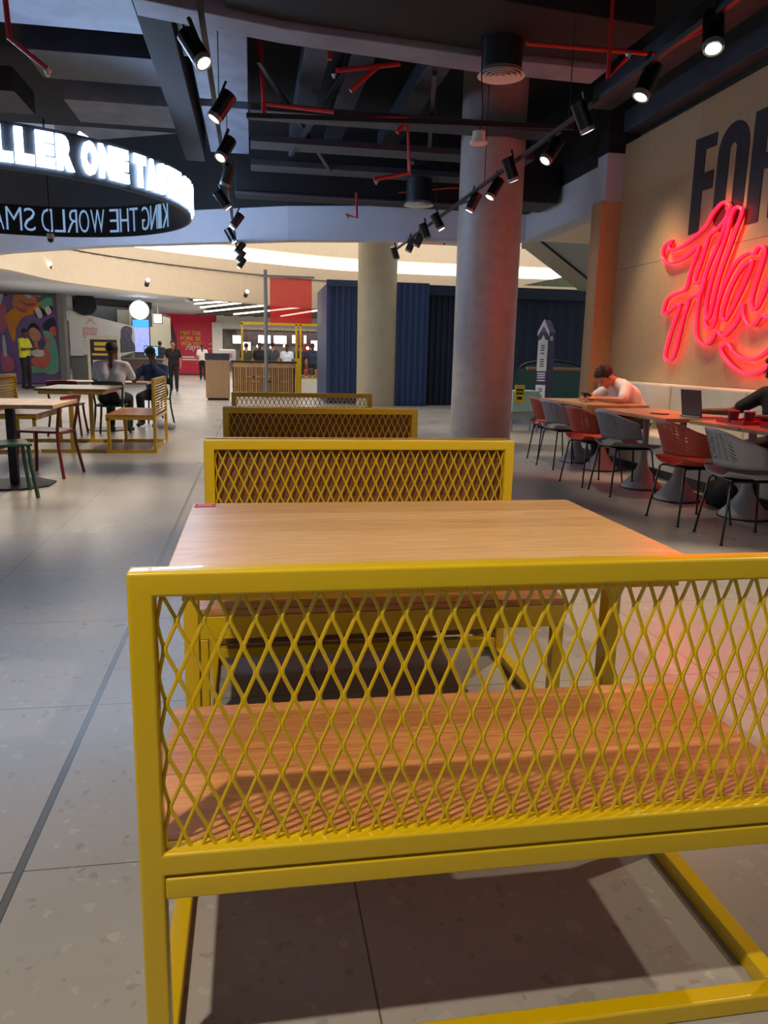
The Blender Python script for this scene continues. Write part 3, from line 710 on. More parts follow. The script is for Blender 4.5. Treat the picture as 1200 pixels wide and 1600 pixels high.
# ================================================================== NEON SIGN AND WALL LETTERS
NP = {
 'A': [(8.708,2.645),(8.769,2.59),(8.688,2.538),(8.468,2.551),(8.214,2.627),(8.01,2.704),(7.924,2.805),(7.802,2.878),(7.705,2.888),(7.624,2.837),(7.635,2.775),(7.697,2.702),(7.824,2.634),(7.938,2.597),(7.989,2.488),(8.051,2.339),(8.143,2.14),(8.066,2.119),(7.953,2.156),(7.974,2.075),(8.007,1.998),(8.206,1.962),(8.247,1.872),(8.315,1.71),(8.437,1.313),(8.624,1.317),(8.524,1.633),(8.403,1.907),(8.706,1.819),(8.759,1.848),(8.693,1.985),(8.495,2.035),(8.303,2.072),(8.241,2.26),(8.12,2.515),(8.295,2.452),(8.481,2.404),(8.724,2.39),(8.849,2.444),(8.904,2.533),(8.842,2.621)],
 'B': [(7.628,2.737),(7.738,2.531),(7.898,2.283),(7.985,2.076),(8.025,1.9),(8.022,1.657),(7.974,1.514),(7.834,1.447),(7.7,1.489),(7.625,1.585),(7.514,1.53),(7.399,1.578),(7.289,1.668),(7.235,1.794),(7.216,1.839),(7.205,1.747),(7.115,1.637),(7.009,1.621),(6.905,1.711),(6.794,1.683),(6.6,1.80)],
 'C': [(7.569,2.764),(7.498,2.802),(7.405,2.766),(7.411,2.701),(7.461,2.601),(7.553,2.413),(7.671,2.164),(7.734,1.959),(7.784,1.757),(7.85,1.731),(7.865,1.909),(7.805,2.158),(7.71,2.376),(7.617,2.588)],
 'D': [(7.864,1.711),(7.835,1.651),(7.748,1.618),(7.677,1.684),(7.668,1.819),(7.618,1.969),(7.505,2.157),(7.371,2.281),(7.197,2.323),(7.121,2.305),(7.087,2.356),(7.009,2.36),(6.97,2.304),(6.993,2.185),(7.053,2.015),(7.088,1.858),(7.051,1.77),(6.984,1.798),(6.918,1.899),(6.841,2.083),(6.70,2.30)],
 'E': [(7.147,2.241),(7.267,2.215),(7.387,2.118),(7.498,1.941),(7.556,1.755),(7.51,1.687),(7.418,1.767),(7.306,1.927),(7.201,2.1)],
 'G': [(7.513,1.399),(7.408,1.449),(7.297,1.369),(7.13,1.307),(6.977,1.291),(6.814,1.34),(6.694,1.436),(6.589,1.60),(6.46,1.80),(6.36,1.76),(6.47,1.52),(6.60,1.32),(6.74,1.22),(6.841,1.179),(6.982,1.156),(7.168,1.182),(7.375,1.274)],
 'H': [(6.6,1.8),(6.5,2.0),(6.42,2.25),(6.3,2.3),(6.25,2.15),(6.35,1.8),(6.25,1.65),(6.1,1.75),(5.95,2.2),(5.8,2.25),(5.75,2.1),(5.9,1.7),(5.75,1.5),(5.5,1.75)],
 'I': [(5.5,1.75),(5.3,2.2),(5.05,2.3),(4.9,2.1),(5.0,1.75),(5.2,1.55),(4.9,1.5),(4.6,1.8),(4.5,2.2),(4.3,2.25),(4.3,2.05),(4.4,1.7),(4.2,1.5),(4.0,1.7)],
}
ns = thing('neon_sign', 'glowing pink-red neon script sign on the oak wall', 'neon sign', (0, 0, 0))
for k, pts in NP.items():
    cl = k in 'ACEG'; p = smoothpath([(4.845, y, z) for y, z in pts], 3, cl)
    MB().tube(p, .0165, 8, cl, (1, 0, 0)).build('neon_tube', NEON, ns, smooth=True)
    q = [(4.875, v[1], v[2]) for v in p]
    MB().tube(q, .012, 6, cl, (1, 0, 0)).build('backing_channel', mat('neon_backing', (150, 30, 50), .5), ns, smooth=True)
bl = mat('black_vinyl_letter', (30, 20, 22), .5, noise=.05)
def wl_letter(polys, label):
    b = MB()
    for p in polys: b.prism([(4.893, y, z) for y, z in p], (.006, 0, 0))
    tag(b.build('wall_letter', bl), label, 'letter')
wl_letter([[(8.46,3.68),(8.05,3.66),(8.05,3.525),(8.25,3.53),(8.25,3.29),(8.06,3.287),(8.055,3.10),(8.25,3.105),(8.25,2.68),(8.45,2.67)]], 'tall black letter F on the oak wall above the neon sign')
def annO(cy, w, z0, z1, t):
    out = []; n = 10
    oc = [(cy+w*math.cos(a), z1-w+w*math.sin(a)) for a in [PI*i/n for i in range(n+1)]]
    ic = [(cy+(w-t)*math.cos(a), z1-w+(w-t)*1.0*math.sin(a)) for a in [PI*i/n for i in range(n+1)]]
    ps = [[oc[i], oc[i+1], ic[i+1], ic[i]] for i in range(n)]
    ob = [(cy+w*math.cos(a), z0+w+w*math.sin(a)) for a in [PI+PI*i/n for i in range(n+1)]]
    ib = [(cy+(w-t)*math.cos(a), z0+w+(w-t)*math.sin(a)) for a in [PI+PI*i/n for i in range(n+1)]]
    ps += [[ob[i], ob[i+1], ib[i+1], ib[i]] for i in range(n)]
    for s in (-1, 1):
        a, b = cy+s*w, cy+s*(w-t); ps.append([(a, z0+w), (b, z0+w), (b, z1-w), (a, z1-w)])
    return ps
wl_letter(annO(7.735, .265, 2.60, 3.68, .205), 'tall black letter O on the oak wall behind the top of the neon sign')
RR = [[(7.41,2.62),(7.41,3.67),(7.2,3.67),(7.2,2.62)], [(7.2,3.67),(7.05,3.66),(7.05,3.5),(7.2,3.5)], [(7.2,3.25),(7.05,3.25),(7.05,3.10),(7.2,3.10)],
      [(7.05,3.66),(6.95,3.62),(6.89,3.5),(7.05,3.5)], [(7.06,3.5),(6.89,3.5),(6.89,3.25),(7.06,3.25)], [(7.05,3.25),(6.89,3.25),(6.93,3.15),(7.05,3.1)], [(7.09,3.1),(6.93,3.13),(6.88,2.63),(7.06,2.63)]]
wl_letter(RR, 'tall black letter R on the oak wall at the right edge of the photo')
wl_letter([[(6.8,2.62),(6.8,3.66),(6.6,3.66),(6.6,2.62)], [(6.6,3.2),(6.38,3.66),(6.2,3.66),(6.5,3.1),(6.2,2.62),(6.4,2.62),(6.6,3.0)]], 'tall black letter K on the oak wall beyond the frame')

# ================================================================== COLUMN, PILLAR, NAVY KIOSK
b = MB(); b.cyl((3.32, 11.0, 0), (3.32, 11.0, 5.2), .445, n=64)
struct('trim_10', b, CONC, smooth=True)
tag(COL.objects['trim_10'], 'big round grey concrete column in the middle', None)
for z in (1.12, 2.24):
    pass
b = MB().cyl((3.14, 19.95, 0), (3.14, 19.95, 7), .50, n=48)
struct('trim_11', b, CONC2, smooth=True)
def corr(x0, x1, y, z0, z1, pitch=.16, dep=.04):
    mb = MB(); pts = []; x = x0; k = 0
    while x < x1:
        pts += [(x, y), (x+pitch*.45, y), (x+pitch*.55, y+dep), (x+pitch*.9, y+dep)]; x += pitch
    pts = [p for p in pts if p[0] <= x1]+[(x1, y)]
    mb.loft([[(a, b_, z0) for a, b_ in pts], [(a, b_, z1) for a, b_ in pts]])
    for s in (z0, z1): pass
    return mb
k = thing('navy_kiosk', 'navy blue corrugated kiosk behind the plaster pillar', 'kiosk', (0, 0, 0))
corr(1.98, 3.3, 20.55, 0, 3.14).build('front_cladding', NAVY, k)
b = MB(); b.box(1.94, 3.3, 20.60, 24, 0, 3.12); b.box(1.90, 2.0, 20.5, 20.6, 0, 3.15); b.build('body', NAVY, k)
MB().box(1.9, 3.4, 20.46, 20.62, 3.02, 3.18).build('top_rail', NAVY, k)
k2 = thing('navy_kiosk_block', 'taller navy ribbed kiosk block right of the plaster pillar', 'kiosk', (0, 0, 0))
corr(3.46, 4.45, 19.8, 0, 3.1).build('front_cladding', NAVY, k2); MB().box(3.42, 4.48, 19.86, 23, 0, 3.12).build('body', NAVY, k2)
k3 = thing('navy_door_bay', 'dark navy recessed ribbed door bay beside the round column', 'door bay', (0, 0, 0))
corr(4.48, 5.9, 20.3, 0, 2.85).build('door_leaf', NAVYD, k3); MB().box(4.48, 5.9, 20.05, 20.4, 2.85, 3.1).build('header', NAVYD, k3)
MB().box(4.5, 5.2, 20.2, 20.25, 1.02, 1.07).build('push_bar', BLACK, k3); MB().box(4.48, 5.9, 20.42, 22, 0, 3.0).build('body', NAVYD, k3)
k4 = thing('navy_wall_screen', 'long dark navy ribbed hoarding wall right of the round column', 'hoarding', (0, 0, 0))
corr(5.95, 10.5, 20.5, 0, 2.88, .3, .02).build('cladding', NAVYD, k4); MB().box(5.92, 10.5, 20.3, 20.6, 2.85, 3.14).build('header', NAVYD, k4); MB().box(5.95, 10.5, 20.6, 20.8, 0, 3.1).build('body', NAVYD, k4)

# red banner on grey post
t = thing('banner_post', 'tall grey steel post with top crossbar holding the red banner', 'post', (.372, 23, 0))
MB().cyl((0, 0, 0), (0, 0, 3.62), .055, n=14).build('post', GREYM, t, smooth=True); MB().box(-.12, 1.4, -.03, .03, 3.42, 3.48).build('crossbar', GREYM, t)
rb = MB().box(.50, 1.70, 23.0, 23.02, 2.15, 3.41).build('red_banner', mat('translucent_red_film', (230, 44, 36), .4, alpha=.62, emis=(230, 40, 34), estr=.04)); tag(rb, 'translucent red hanging banner beside the grey post', 'banner')

# bin kiosk and slatted counter
t = thing('waste_station', 'light wood waste station cabinet with dark grey top', 'cabinet', (-.96, 21.7, 0))
MB().box(-.31, .31, -.3, .3, .06, 1.08).build('body', wood('cabinet_oak', (186, 146, 100), (156, 114, 72), 2, .5, .5), t, .005); MB().box(-.32, .32, -.31, .31, 1.08, 1.25).build('top_band', mat('dark_slate', (52, 54, 60), .5), t); MB().box(-.27, .29, -.27, .27, 0, .06).build('plinth', BLACK, t)
t = thing('slatted_counter', 'wooden slatted service counter behind the farthest yellow bench', 'counter', (-.63, 24, 0))
MB().box(0, 1.9, .05, .7, 0, 1.0).build('body', mat('brown_backing', (96, 64, 36), .6), t); MB().box(-.04, 1.95, -.04, .75, 1.0, 1.05).build('worktop', BLACK, t)
b = MB(); x = .05
while x < 1.86: wd = random.choice((.025, .035, .045)); b.box(x, x+wd, 0, .05, .05, .86); x += wd+.025
b.box(.02, 1.88, -.01, .05, .86, 1.0)
for _ in range(7): x = random.uniform(.2, 1.5); z = random.choice((.42, .5, .56)); b.box(x, x+.25, -.012, .01, z, z+.03)
b.build('slats', mat('pale_slat_wood', (196, 152, 100), .5, noise=.15), t)
t = thing('yellow_portal_frame', 'yellow open steel frame rising above the slatted counter', 'frame', (-.37, 25.4, 0))
for x in (0, 1.72, 1.86): MB().box(x, x+.06, 0, .06, 0, 2.22).build('post', YEL, t)
MB().box(0, 2.6, 0, .06, 2.18, 2.26).build('top_beam', YEL, t); MB().box(1.86, 2.6, 0, .06, .5, .56).build('low_rail', YEL, t); MB().box(1.75, 1.9, -.02, .08, 0, 1.15).build('panel', YEL, t)
t = thing('cashier_hood', 'pale boxy till housing on the end of the slatted counter', 'till', (-.85, 24.6, 1.0)); MB().box(-.2, .32, -.2, .2, 0, .38).build('body', PAPER, t, .04); MB().box(-.1, .22, -.21, -.2, .12, .26).build('display', mat('pinkish_display', (200, 130, 130), .5), t)

# far food court counters and signs
for i, (x, c, z, wd, h) in enumerate(((-1.0, (250, 252, 255), 1.9, .5, .5), (.7, (240, 225, 228), 1.95, .8, .5), (1.7, (240, 228, 230), 1.95, .8, .5), (2.9, (244, 236, 236), 2.0, .9, .5), (4.3, (150, 215, 240), 2.0, .5, .45), (-.4, (255, 250, 255), 1.1, .5, .9), (4.0, (250, 245, 240), 1.0, .7, 1.2))):
    t = thing('menu_lightbox', ['round-edged white lit menu sign at the far left of the food court', 'pale pink lit menu board, left of the grey post', 'pale pink lit menu board, behind the grey post', 'pale lit menu board, left of the brown pillar',
              'small cyan lit sign next to the yellow frame', 'bright white lit panel at the far left of the food court', 'tall bright shop display near the navy kiosk'][i], 'sign', (x, 50, z))
    MB().box(-wd/2, wd/2, -.05, .05, 0, h).build('lit_face', mat('lit_face_%d' % i, c, .5, emis=c, estr=.55), t); MB().box(-wd/2-.04, wd/2+.04, .05, .1, -.04, h+.04).build('housing', BLACK, t); MB().cyl((0, .075, h), (0, .075, 3.02-z), .02, n=8).build('hanging_rod', BLACK, t)
t = thing('brown_pillar', 'reddish brown square pillar in the far food court', 'pillar', (2.6, 44, 0)); MB().box(-.2, .2, -.2, .2, 0, 2.5).build('shaft', mat('brown_clad', (120, 70, 58), .6), t); MB().box(-.23, .23, -.23, .23, 0, .15).build('base', BLACK, t)
t = thing('maroon_shopfront', 'maroon and dark shop front at the back of the food court', 'shop front', (1.4, 51, 0))
MB().box(-2.4, 3.8, 0, .2, 0, 1.1).build('counter', mat('shop_counter', (120, 96, 84), .6, noise=.3), t); MB().box(-2.4, 3.8, .1, .3, 1.8, 2.7).build('sign_band', mat('shop_dark', (60, 44, 48), .6, noise=.4, scale=3), t); MB().box(1.6, 2.2, -.1, .1, 0, 2.0).build('maroon_panel', mat('maroon', (130, 24, 40), .5), t)
ll = MB().box(-.6, 3.2, 47.5, 47.8, 2.9, 2.96).build('linear_light', LINE); tag(ll, 'long white light strip on the far food court ceiling', 'light')
for i, (x, z) in enumerate(((.3, 2.35), (1.1, 2.3), (1.9, 2.4), (3.3, 2.3))):
    t = thing('pendant_lamp', ['tiny glowing pendant lamp in the food court, leftmost of four', 'tiny glowing pendant lamp in the food court, second from left of four', 'tiny glowing pendant lamp in the food court, third from left of four', 'tiny glowing pendant lamp in the food court, rightmost of four'][i], 'lamp', (x, 48, z-.6), group='pendant lamps in the food court')
    MB().ell((0, 0, 0), .09).build('bulb', LAMP, t, smooth=True); MB().cyl((0, 0, .08), (0, 0, 3.0-z+.6), .012, n=6).build('cord', BLACK, t)
shelf = thing('display_shelf', 'low shelf with coloured goods seen through the yellow frame', 'shelf', (1.9, 26.2, 0))
MB().box(-.3, .6, -.2, .2, 0, .5).build('body', WHITE, shelf); MB().box(-.3, .6, -.2, .2, .56, .6).build('shelf_board', GREYM, shelf)
for i, (x, c) in enumerate(((1.75, (190, 60, 40)), (1.92, (90, 70, 60)), (2.1, (200, 120, 60)), (2.3, (70, 80, 80)))):
    o = MB().box(x-.06, x+.06, 26.05, 26.25, .6, .78+.04*(i % 2)).build('goods_box', mat('goods_%d' % i, c, .6), None, .01)
    tag(o, ['orange-red box, leftmost on the low display shelf', 'brown box, second on the low display shelf', 'orange box, third on the low display shelf', 'dark grey box, rightmost on the low display shelf'][i], 'box')

# ================================================================== RIGHT REAR: GLASS BALUSTRADE, TOTEM
GLASS = mat('green_glass', (70, 110, 96), .08, alpha=.45, noise=.02)
t = thing('glass_balustrade', 'green glass balustrade with wooden handrail in front of the dark hoarding', 'balustrade', (0, 14.6, 0))
MB().box(4.2, 5.55, 0, .02, .08, 1.08).build('glass_panel', GLASS, t); MB().box(5.57, 7.2, 0, .02, .08, 1.08).build('glass_panel', GLASS, t)
MB().box(5.3, 7.2, -.04, .05, 1.06, 1.11).build('handrail', mat('oak_handrail', (196, 138, 84), .4), t, .01); MB().box(4.2, 7.2, -.03, .05, 0, .08).build('base_channel', CHROME, t)
t = thing('escalator', 'escalator with curved glass side and grey handrail behind the balustrade', 'escalator', (5.9, 17.2, 0))
cp = [(0, 0, .55), (.12, 0, .95), (.4, 0, 1.18), (1.4, 0, 1.2), (3.2, 0, .6)]
MB().tube(smoothpath(cp, 5), .03, 8).build('handrail', BLACK, t, smooth=True); b = MB(); b.prism(cp+[(3.2, 0, .05), (0, 0, .05)], (0, .02, 0)); b.build('glass_side', GLASS, t); MB().box(-.1, 3.4, -.1, 1.0, 0, .22).build('skirt', GREYM, t)
t = thing('wayfinding_totem', 'tall white and purple wayfinding totem with pointed arrow top', 'totem', (5.16, 13.7, 0), -.9)
PUR = mat('purple_panel', (60, 40, 84), .4); PURL = mat('light_purple', (120, 84, 140), .4)
MB().box(0, .22, 0, .22, 0, 1.75).build('core', PUR, t)
b = MB(); b.prism([(-.01, -.012, 1.75), (.11, -.012, 1.98), (.23, -.012, 1.75), (.23, -.012, 1.68), (.11, -.012, 1.86), (-.01, -.012, 1.68)], (0, .01, 0)); b.build('arrow_mark', PAPER, t)
b = MB(); b.prism([(-.01, 0, 1.75), (.11, 0, 1.97), (.23, 0, 1.75)], (0, .22, 0)); b.build('gable_top', PURL, t)
b = MB(); b.prism([(.01, -.008, 1.05), (.21, -.008, 1.05), (.21, -.008, 1.60), (.15, -.008, 1.62), (.11, -.008, 1.70), (.07, -.008, 1.62), (.01, -.008, 1.60)], (0, .008, 0))
b.prism([(.01, -.008, .45), (.11, -.008, .38), (.21, -.008, .45), (.21, -.008, .80), (.01, -.008, .80)], (0, .008, 0)); b.build('white_panel', PAPER, t)
b = MB()
for z in (1.5, 1.46, 1.42, 1.36, 1.25, 1.21, 1.17, 1.13, .72, .68, .60, .56): b.box(.07, .15, -.012, -.008, z, z+.018)
b.build('dark_text_lines', BLACK, t)
b = MB()
for z in (1.0, .96, .92, .87): b.box(.03, .19, -.006, 0, z, z+.022)
b.box(.222, .23, .03, .13, 1.6, 1.68); b.build('white_text_lines', PAPER, t)
t = thing('service_cart', 'low pale cart with yellow sign standing right of the round column', 'cart', (4.62, 13.0, 0))
MB().box(-.2, .3, -.2, .2, .35, .72).build('body', mat('mint_panel', (170, 205, 190), .5), t, .01); MB().box(-.22, .32, -.22, .22, .28, .35).build('shelf', GREYM, t)
for x in (-.18, .28):
    for y in (-.17, .17): MB().cyl((x, y, 0), (x, y, .3), .015, n=8).build('leg', GREYM, t)
MB().box(-.17, -.0, -.23, -.21, .52, .82).build('yellow_sign', mat('yellow_sign', (232, 200, 40), .5), t)
b = MB(); b.box(-.15, -.02, -.235, -.23, .72, .75); b.box(-.15, -.02, -.235, -.23, .66, .69); b.box(-.13, -.04, -.235, -.23, .57, .62); b.build('sign_text', BLACK, t)
# raking slabs of the upper escalator
b = MB(); b.prism([(6.62, 18, 4.05), (9.6, 18, 4.15), (9.6, 18, 2.9), (8.25, 18, 3.02)], (0, 1.2, 0)); o = b.build('upper_escalator', mat('greige_slab', (176, 168, 146), .6)); tag(o, 'sloping underside of the upper escalator above the hoarding', 'escalator')
b = MB(); b.bar((6.55, 17.96, 4.08), (8.2, 17.96, 3.0), .03, .05); o = b.build('escalator_edge', BLACK, o)
b = MB(); b.prism([(6.9, 19.6, 3.14), (8.7, 19.6, 3.55), (8.7, 19.6, 3.14)], (0, .05, 0)); o = b.build('raking_glass_rail', mat('pale_green_glass', (140, 160, 130), .3, noise=.2, scale=8)); tag(o, 'pale green raking glass rail above the dark hoarding', 'balustrade')

# ================================================================== CEILING SERVICES
def duct(name, label, cat, mb, m, bevel=.01): return tag(mb.build(name, m, None, bevel), label, cat)
b = MB(); b.prism([(-.97, 7.4, 4.15), (.3, 7.75, 4.15), (2.35, 8.0, 4.15), (3.6, 8.05, 4.15), (3.6, 8.45, 4.15), (2.35, 8.4, 4.15), (.3, 8.1, 4.15), (-.97, 7.76, 4.15)], (0, 0, .55))
duct('duct', 'large near duct coloured pale for its lit underside, crossing from top left to the column', 'duct', b, DUCTL)  # paler grey carries the bluish light on the near underside
b = MB(); b.prism([(-.2, 6.6, 4.2), (3.6, 7.1, 4.2), (3.6, 8.02, 4.2), (2.35, 7.97, 4.2), (.3, 7.72, 4.2), (-.2, 7.55, 4.2)], (0, 0, .9)); duct('beam', 'deep black beam at the top of the photo', 'beam', b, CEIL)
duct('beam', 'black bulkhead beam spanning in front of the pale fascia', 'beam', MB().box(-.25, 4.8, 13.2, 13.6, 3.75, 4.3), CEIL)
b = MB().box(-.25, 4.7, 13.15, 13.2, 3.75, 3.79); duct('lit_underside_strip', 'thin lighter strip for the lit underside of the black bulkhead beam', 'trim', b, DUCT)  # lighter colour put in for light on the beam's underside
duct('black_box_duct', 'short black boxed duct end right of the round column', 'duct', MB().box(4.05, 4.8, 12.2, 13.0, 3.68, 4.2), BLACK)
Ld = ['grey duct panel above the ring sign, nearest row', 'grey duct panel above the ring sign, second row', 'grey duct panel above the ring sign, third row', 'grey duct panel above the ring sign, fourth row', 'grey duct panel above the ring sign, farthest row']
for i, y in enumerate((5.6, 6.9, 8.2, 9.7, 11.4)):
    b = MB(); b.box(-2.6+.05*i, -.95+.06*i, y, y+.62+.1*i, 4.45, 4.75); duct('duct', Ld[i], 'duct', b, DUCTL if i != 3 else DUCT)
    b = MB(); b.box(-5.6, -3.0, y, y+.6+.1*i, 4.5, 4.8); duct('duct', Ld[i].replace('above the ring sign', 'far left inside the ring sign'), 'duct', b, DUCT)
for i, (y0, y1) in enumerate(((3.8, 6.8), (8.3, 10.6), (10.9, 13.2))):
    duct('duct', ['grey lengthwise duct over the left track lights, near section', 'grey lengthwise duct over the left track lights, middle section', 'grey lengthwise duct over the left track lights, far section'][i], 'duct', MB().box(-.62, -.02, y0, y1, 4.35, 4.75), DUCTL)
duct('duct', 'broad black duct left of the left track lights', 'duct', MB().box(-1.0, -.7, 3, 13.2, 4.2, 4.7), CEIL)
for i, (x, y0, y1, z) in enumerate(((.6, 8.4, 13, 4.5), (1.15, 8.4, 13, 4.6), (2.0, 8.6, 13, 4.5), (3.4, 3.5, 7.5, 4.5), (4.3, 3.0, 10, 4.4), (4.75, 5, 10, 4.15))):
    duct('duct', ['slim dark duct above the row of benches, leftmost', 'slim dark duct above the row of benches, second from left', 'slim dark duct just left of the column', 'dark duct above the right track lights', 'dark duct between right track lights and oak wall', 'dark ledge along the top of the oak wall'][i], 'duct', MB().box(x, x+.28, y0, y1, z, z+.25), DUCT)
b = MB()
ct_l = ['black cable tray over the benches, near', 'black cable tray over the benches, middle', 'black cable tray over the benches, far']
for i, (y, z) in enumerate(((10.2, 4.15), (11.2, 4.05), (12.3, 4.0))):
    t = thing('cable_tray', ct_l[i], 'cable tray', (0, y, z)); MB().box(.0, 4.0, .02, .4, .0, .012).build('tray_base', DUCT, t)
    MB().box(.0, 4.0, 0, .02, 0, .08).build('side_rail', DUCT, t); MB().box(.0, 4.0, .4, .42, 0, .08).build('side_rail', DUCT, t)
    c_ = MB()
    for k_ in range(4): c_.tube(smoothpath([(.05, .08+k_*.08, .04), (1.2, .1+k_*.07, .05), (2.6, .07+k_*.08, .03), (3.95, .1+k_*.07, .04)], 4), .014, 6)
    c_.build('cables', BLACK, t)
for i, (p, q) in enumerate((((-.04, 9.2, 3.80), (3.75, 9.2, 3.93)), ((1.25, 9.6, 4.7), (.55, 11.6, 4.0)), ((2.1, 9.4, 4.45), (2.5, 11.4, 4.1)), ((.1, 9.6, 4.5), (1.2, 12.4, 4.0)), ((3.3, 6.0, 4.5), (3.0, 8.4, 4.3)), ((-.7, 4.0, 4.5), (-.65, 9, 4.3)), ((2.3, 11.6, 4.0), (3.0, 12.6, 4.3)))):
    b = MB().bar(p, q, .05, .05); tag(b.build('ceiling_strut', DUCT if i else BLACK), ['long thin black rail crossing in front of the column', 'slanting grey strut above the second bench', 'slanting grey strut just left of the column', 'long slanting strut above the left of the benches',
        'dark strut above the right track, near the column top', 'dark strut beside the left track', 'short strut behind the column top'][i], 'strut')
# red sprinkler pipes
def pipe(label, runs, r=.022, head=None):
    t = thing('sprinkler_pipe', label, 'sprinkler pipe')
    for p in runs: MB().tube(p, r, 8).build('pipe', RED, t, smooth=True)
    for h in (head or []):
        MB().cyl(h, (h[0], h[1], h[2]-.04), .03, .012, 12).build('sprinkler_head', CHROME, t); 
    return t
pipe('red sprinkler pipe at the top left corner with one hanging head', [[(-1.9, 7.0, 4.8), (-1.85, 7.0, 3.62), (-1.58, 7.0, 3.42)]], head=[(-1.58, 7.0, 3.41)])
pipe('red pipe drop right of the left track lights', [[(.12, 10, 4.9), (.16, 10, 4.17), (1.0, 10, 4.14)], [(.16, 10, 4.17), (.16, 10, 4.05)]], .03)
pipe('short crossed red pipes with capped ends above the benches', [[(.92, 9, 4.26), (1.62, 9, 4.38)], [(1.38, 9, 4.34), (1.08, 9, 4.07)], [(.85, 9, 4.5), (.85, 9, 4.36)]], .026, [(.90, 9, 4.22)])
pipe('long red pipe stepping down beside the column', [[(1.0, 10.1, 4.1), (1.93, 10.1, 4.16), (1.97, 10.1, 3.52), (1.52, 10.1, 3.42)], [(1.93, 10.1, 4.14), (1.8, 10.1, 3.98)]], .028, [(1.55, 10.1, 3.4)])
pipe('red pipe running towards the top right corner above the track', [[(2.37, 7, 3.93), (3.58, 7, 3.94), (4.15, 7, 4.25)], [(3.13, 7, 4.4), (3.14, 7, 3.71), (3.3, 7, 3.88)]], .02, [(3.32, 7, 3.92)])
pipe('small red pipe elbow in front of the pale fascia', [[(1.62, 12.6, 3.75), (1.64, 12.6, 3.38), (1.46, 12.6, 3.42)]], .02, [(1.5, 12.6, 3.4)])
pipe('thin red pipe from the far round diffuser to the column', [[(2.35, 12.9, 3.85), (3.2, 12.9, 3.97), (4.2, 12.9, 4.0)]], .015)
pipe('red pipe stub at the top edge left of centre', [[(.75, 6.5, 4.7), (.72, 6.5, 4.3)], [(1.3, 6.4, 4.7), (1.2, 6.3, 4.25)]], .025)

def diffuser(loc, r, label):
    t = thing('round_diffuser', label, 'air diffuser', loc)
    MB().cyl((0, 0, .06), (0, 0, .45), r*.86, n=32).build('duct_drop', BLACK, t, smooth=True)
    MB().cyl((0, 0, .06), (0, 0, .055), r*.9, n=36).build('face_plate', mat('diffuser_grey', (120, 118, 116), .6), t)
    for k_ in range(5):
        rr = r*(1-k_*.2); MB().cyl((0, 0, .012-.002*k_), (0, 0, .045-.002*k_), rr, max(rr-.2*r, .01), 36, False).build('ring', WHITE, t, smooth=True, solid=.003)
diffuser((2.37, 7.7, 3.88), .225, 'near round white ceiling diffuser in front of the column top')
diffuser((2.62, 12.6, 3.60), .235, 'far round white ceiling diffuser over the pale fascia')
t = thing('smoke_detector', 'small white smoke detector hanging on a thin cord before the column', 'smoke detector', (2.156, 7.63, 3.26))
MB().cyl((0, 0, 0), (0, 0, .02), .085, n=24).build('base_disc', WHITE, t, smooth=True); MB().cyl((0, 0, .02), (0, 0, .11), .065, .06, 24).build('body', WHITE, t, smooth=True); MB().tube(smoothpath([(0, 0, .1), (.03, 0, .3), (0, 0, .7), (.02, 0, 1.9)], 4), .006, 5).build('cord', BLACK, t)
t = thing('ceiling_camera', 'small dome camera hanging from a thin rod on the left', 'camera', (-3.3, 14.1, 3.0))
MB().cyl((0, 0, .12), (0, 0, 1.9), .012, n=8).build('rod', BLACK, t); MB().cyl((0, 0, .05), (0, 0, .13), .06, n=20).build('housing', WHITE, t); MB().ell((0, 0, .04), .05).build('dome', BLKG, t, smooth=True)

# track lights
def track(x, y0, y1, z, label, dy=0):
    t = thing('light_track', label, 'light track', (x, 0, z))
    MB().box(-.018, .018, y0, y1, 0, .035).build('rail', BLACK, t)
    y = y0+.3
    while y < y1: MB().cyl((0, y, .03), (0, y, 1.9), .005, n=6).build('hanger_wire', BLACK, t); y += 2.6
track(-.30, .2, 18.6, 3.34, 'long black light track above the left walkway')
track(2.84, 1.6, 16.2, 3.34, 'long black light track on the right, running past the column')
def head_mb():
    t = thing('track_spotlight', 'x', 'spotlight')
    MB().cyl((0, 0, .035), (0, 0, .25), .064, n=24).build('barrel', BLKG, t, smooth=True)
    MB().cyl((0, 0, 0), (0, 0, .037), .062, .063, 24, False).build('bezel', GREYM, t, smooth=True)
    MB().cyl((0, 0, .004), (0, 0, .002), .047, n=24).build('lens', LAMP, t)
    MB().bar((0, .05, .14), (0, .08, .31), .025, .02).build('arm', BLACK, t)
    return t
H0 = None
def put_head(loc, aim, label, group, power=0, col=WARM, ang=55):
    global H0
    d = (Vector(aim)-Vector(loc)).normalized(); rot = (-d).to_track_quat('Z', 'Y').to_euler()
    p = Vector(loc)
    if H0 is None: H0 = head_mb(); H0.location = p; H0.rotation_euler = rot; H0['label'] = label; H0['group'] = group
    else: dup(H0, p, label=label, group=group, rot=rot)
    if power: spot('spot_beam', p+d*.03, aim, power, col, ang)
ordn = ['nearest', 'second', 'third', 'fourth', 'fifth', 'sixth', 'seventh', 'eighth', 'ninth', 'tenth', 'eleventh', 'twelfth', 'thirteenth']
GL = 'spotlights on the left track'; GR = 'spotlights on the right track'
L = [(.35, (-.2, 1.9), 0), (4.4, (1.2, 3.6), 60), (5.75, (1.6, 4.4), 80), (7.0, (-2.4, 6.6), 110), (8.3, (-1.9, 6.6), 130), (9.6, (-1.3, 10.3), 120), (11, (2, 11.2), 60), (12.6, (-2.6, 12.2), 110), (14.2, (1.4, 14), 60), (15.7, (-2.6, 15.5), 80), (17.0, (-2.4, 17), 60), (18.2, (-2.4, 18), 0)]
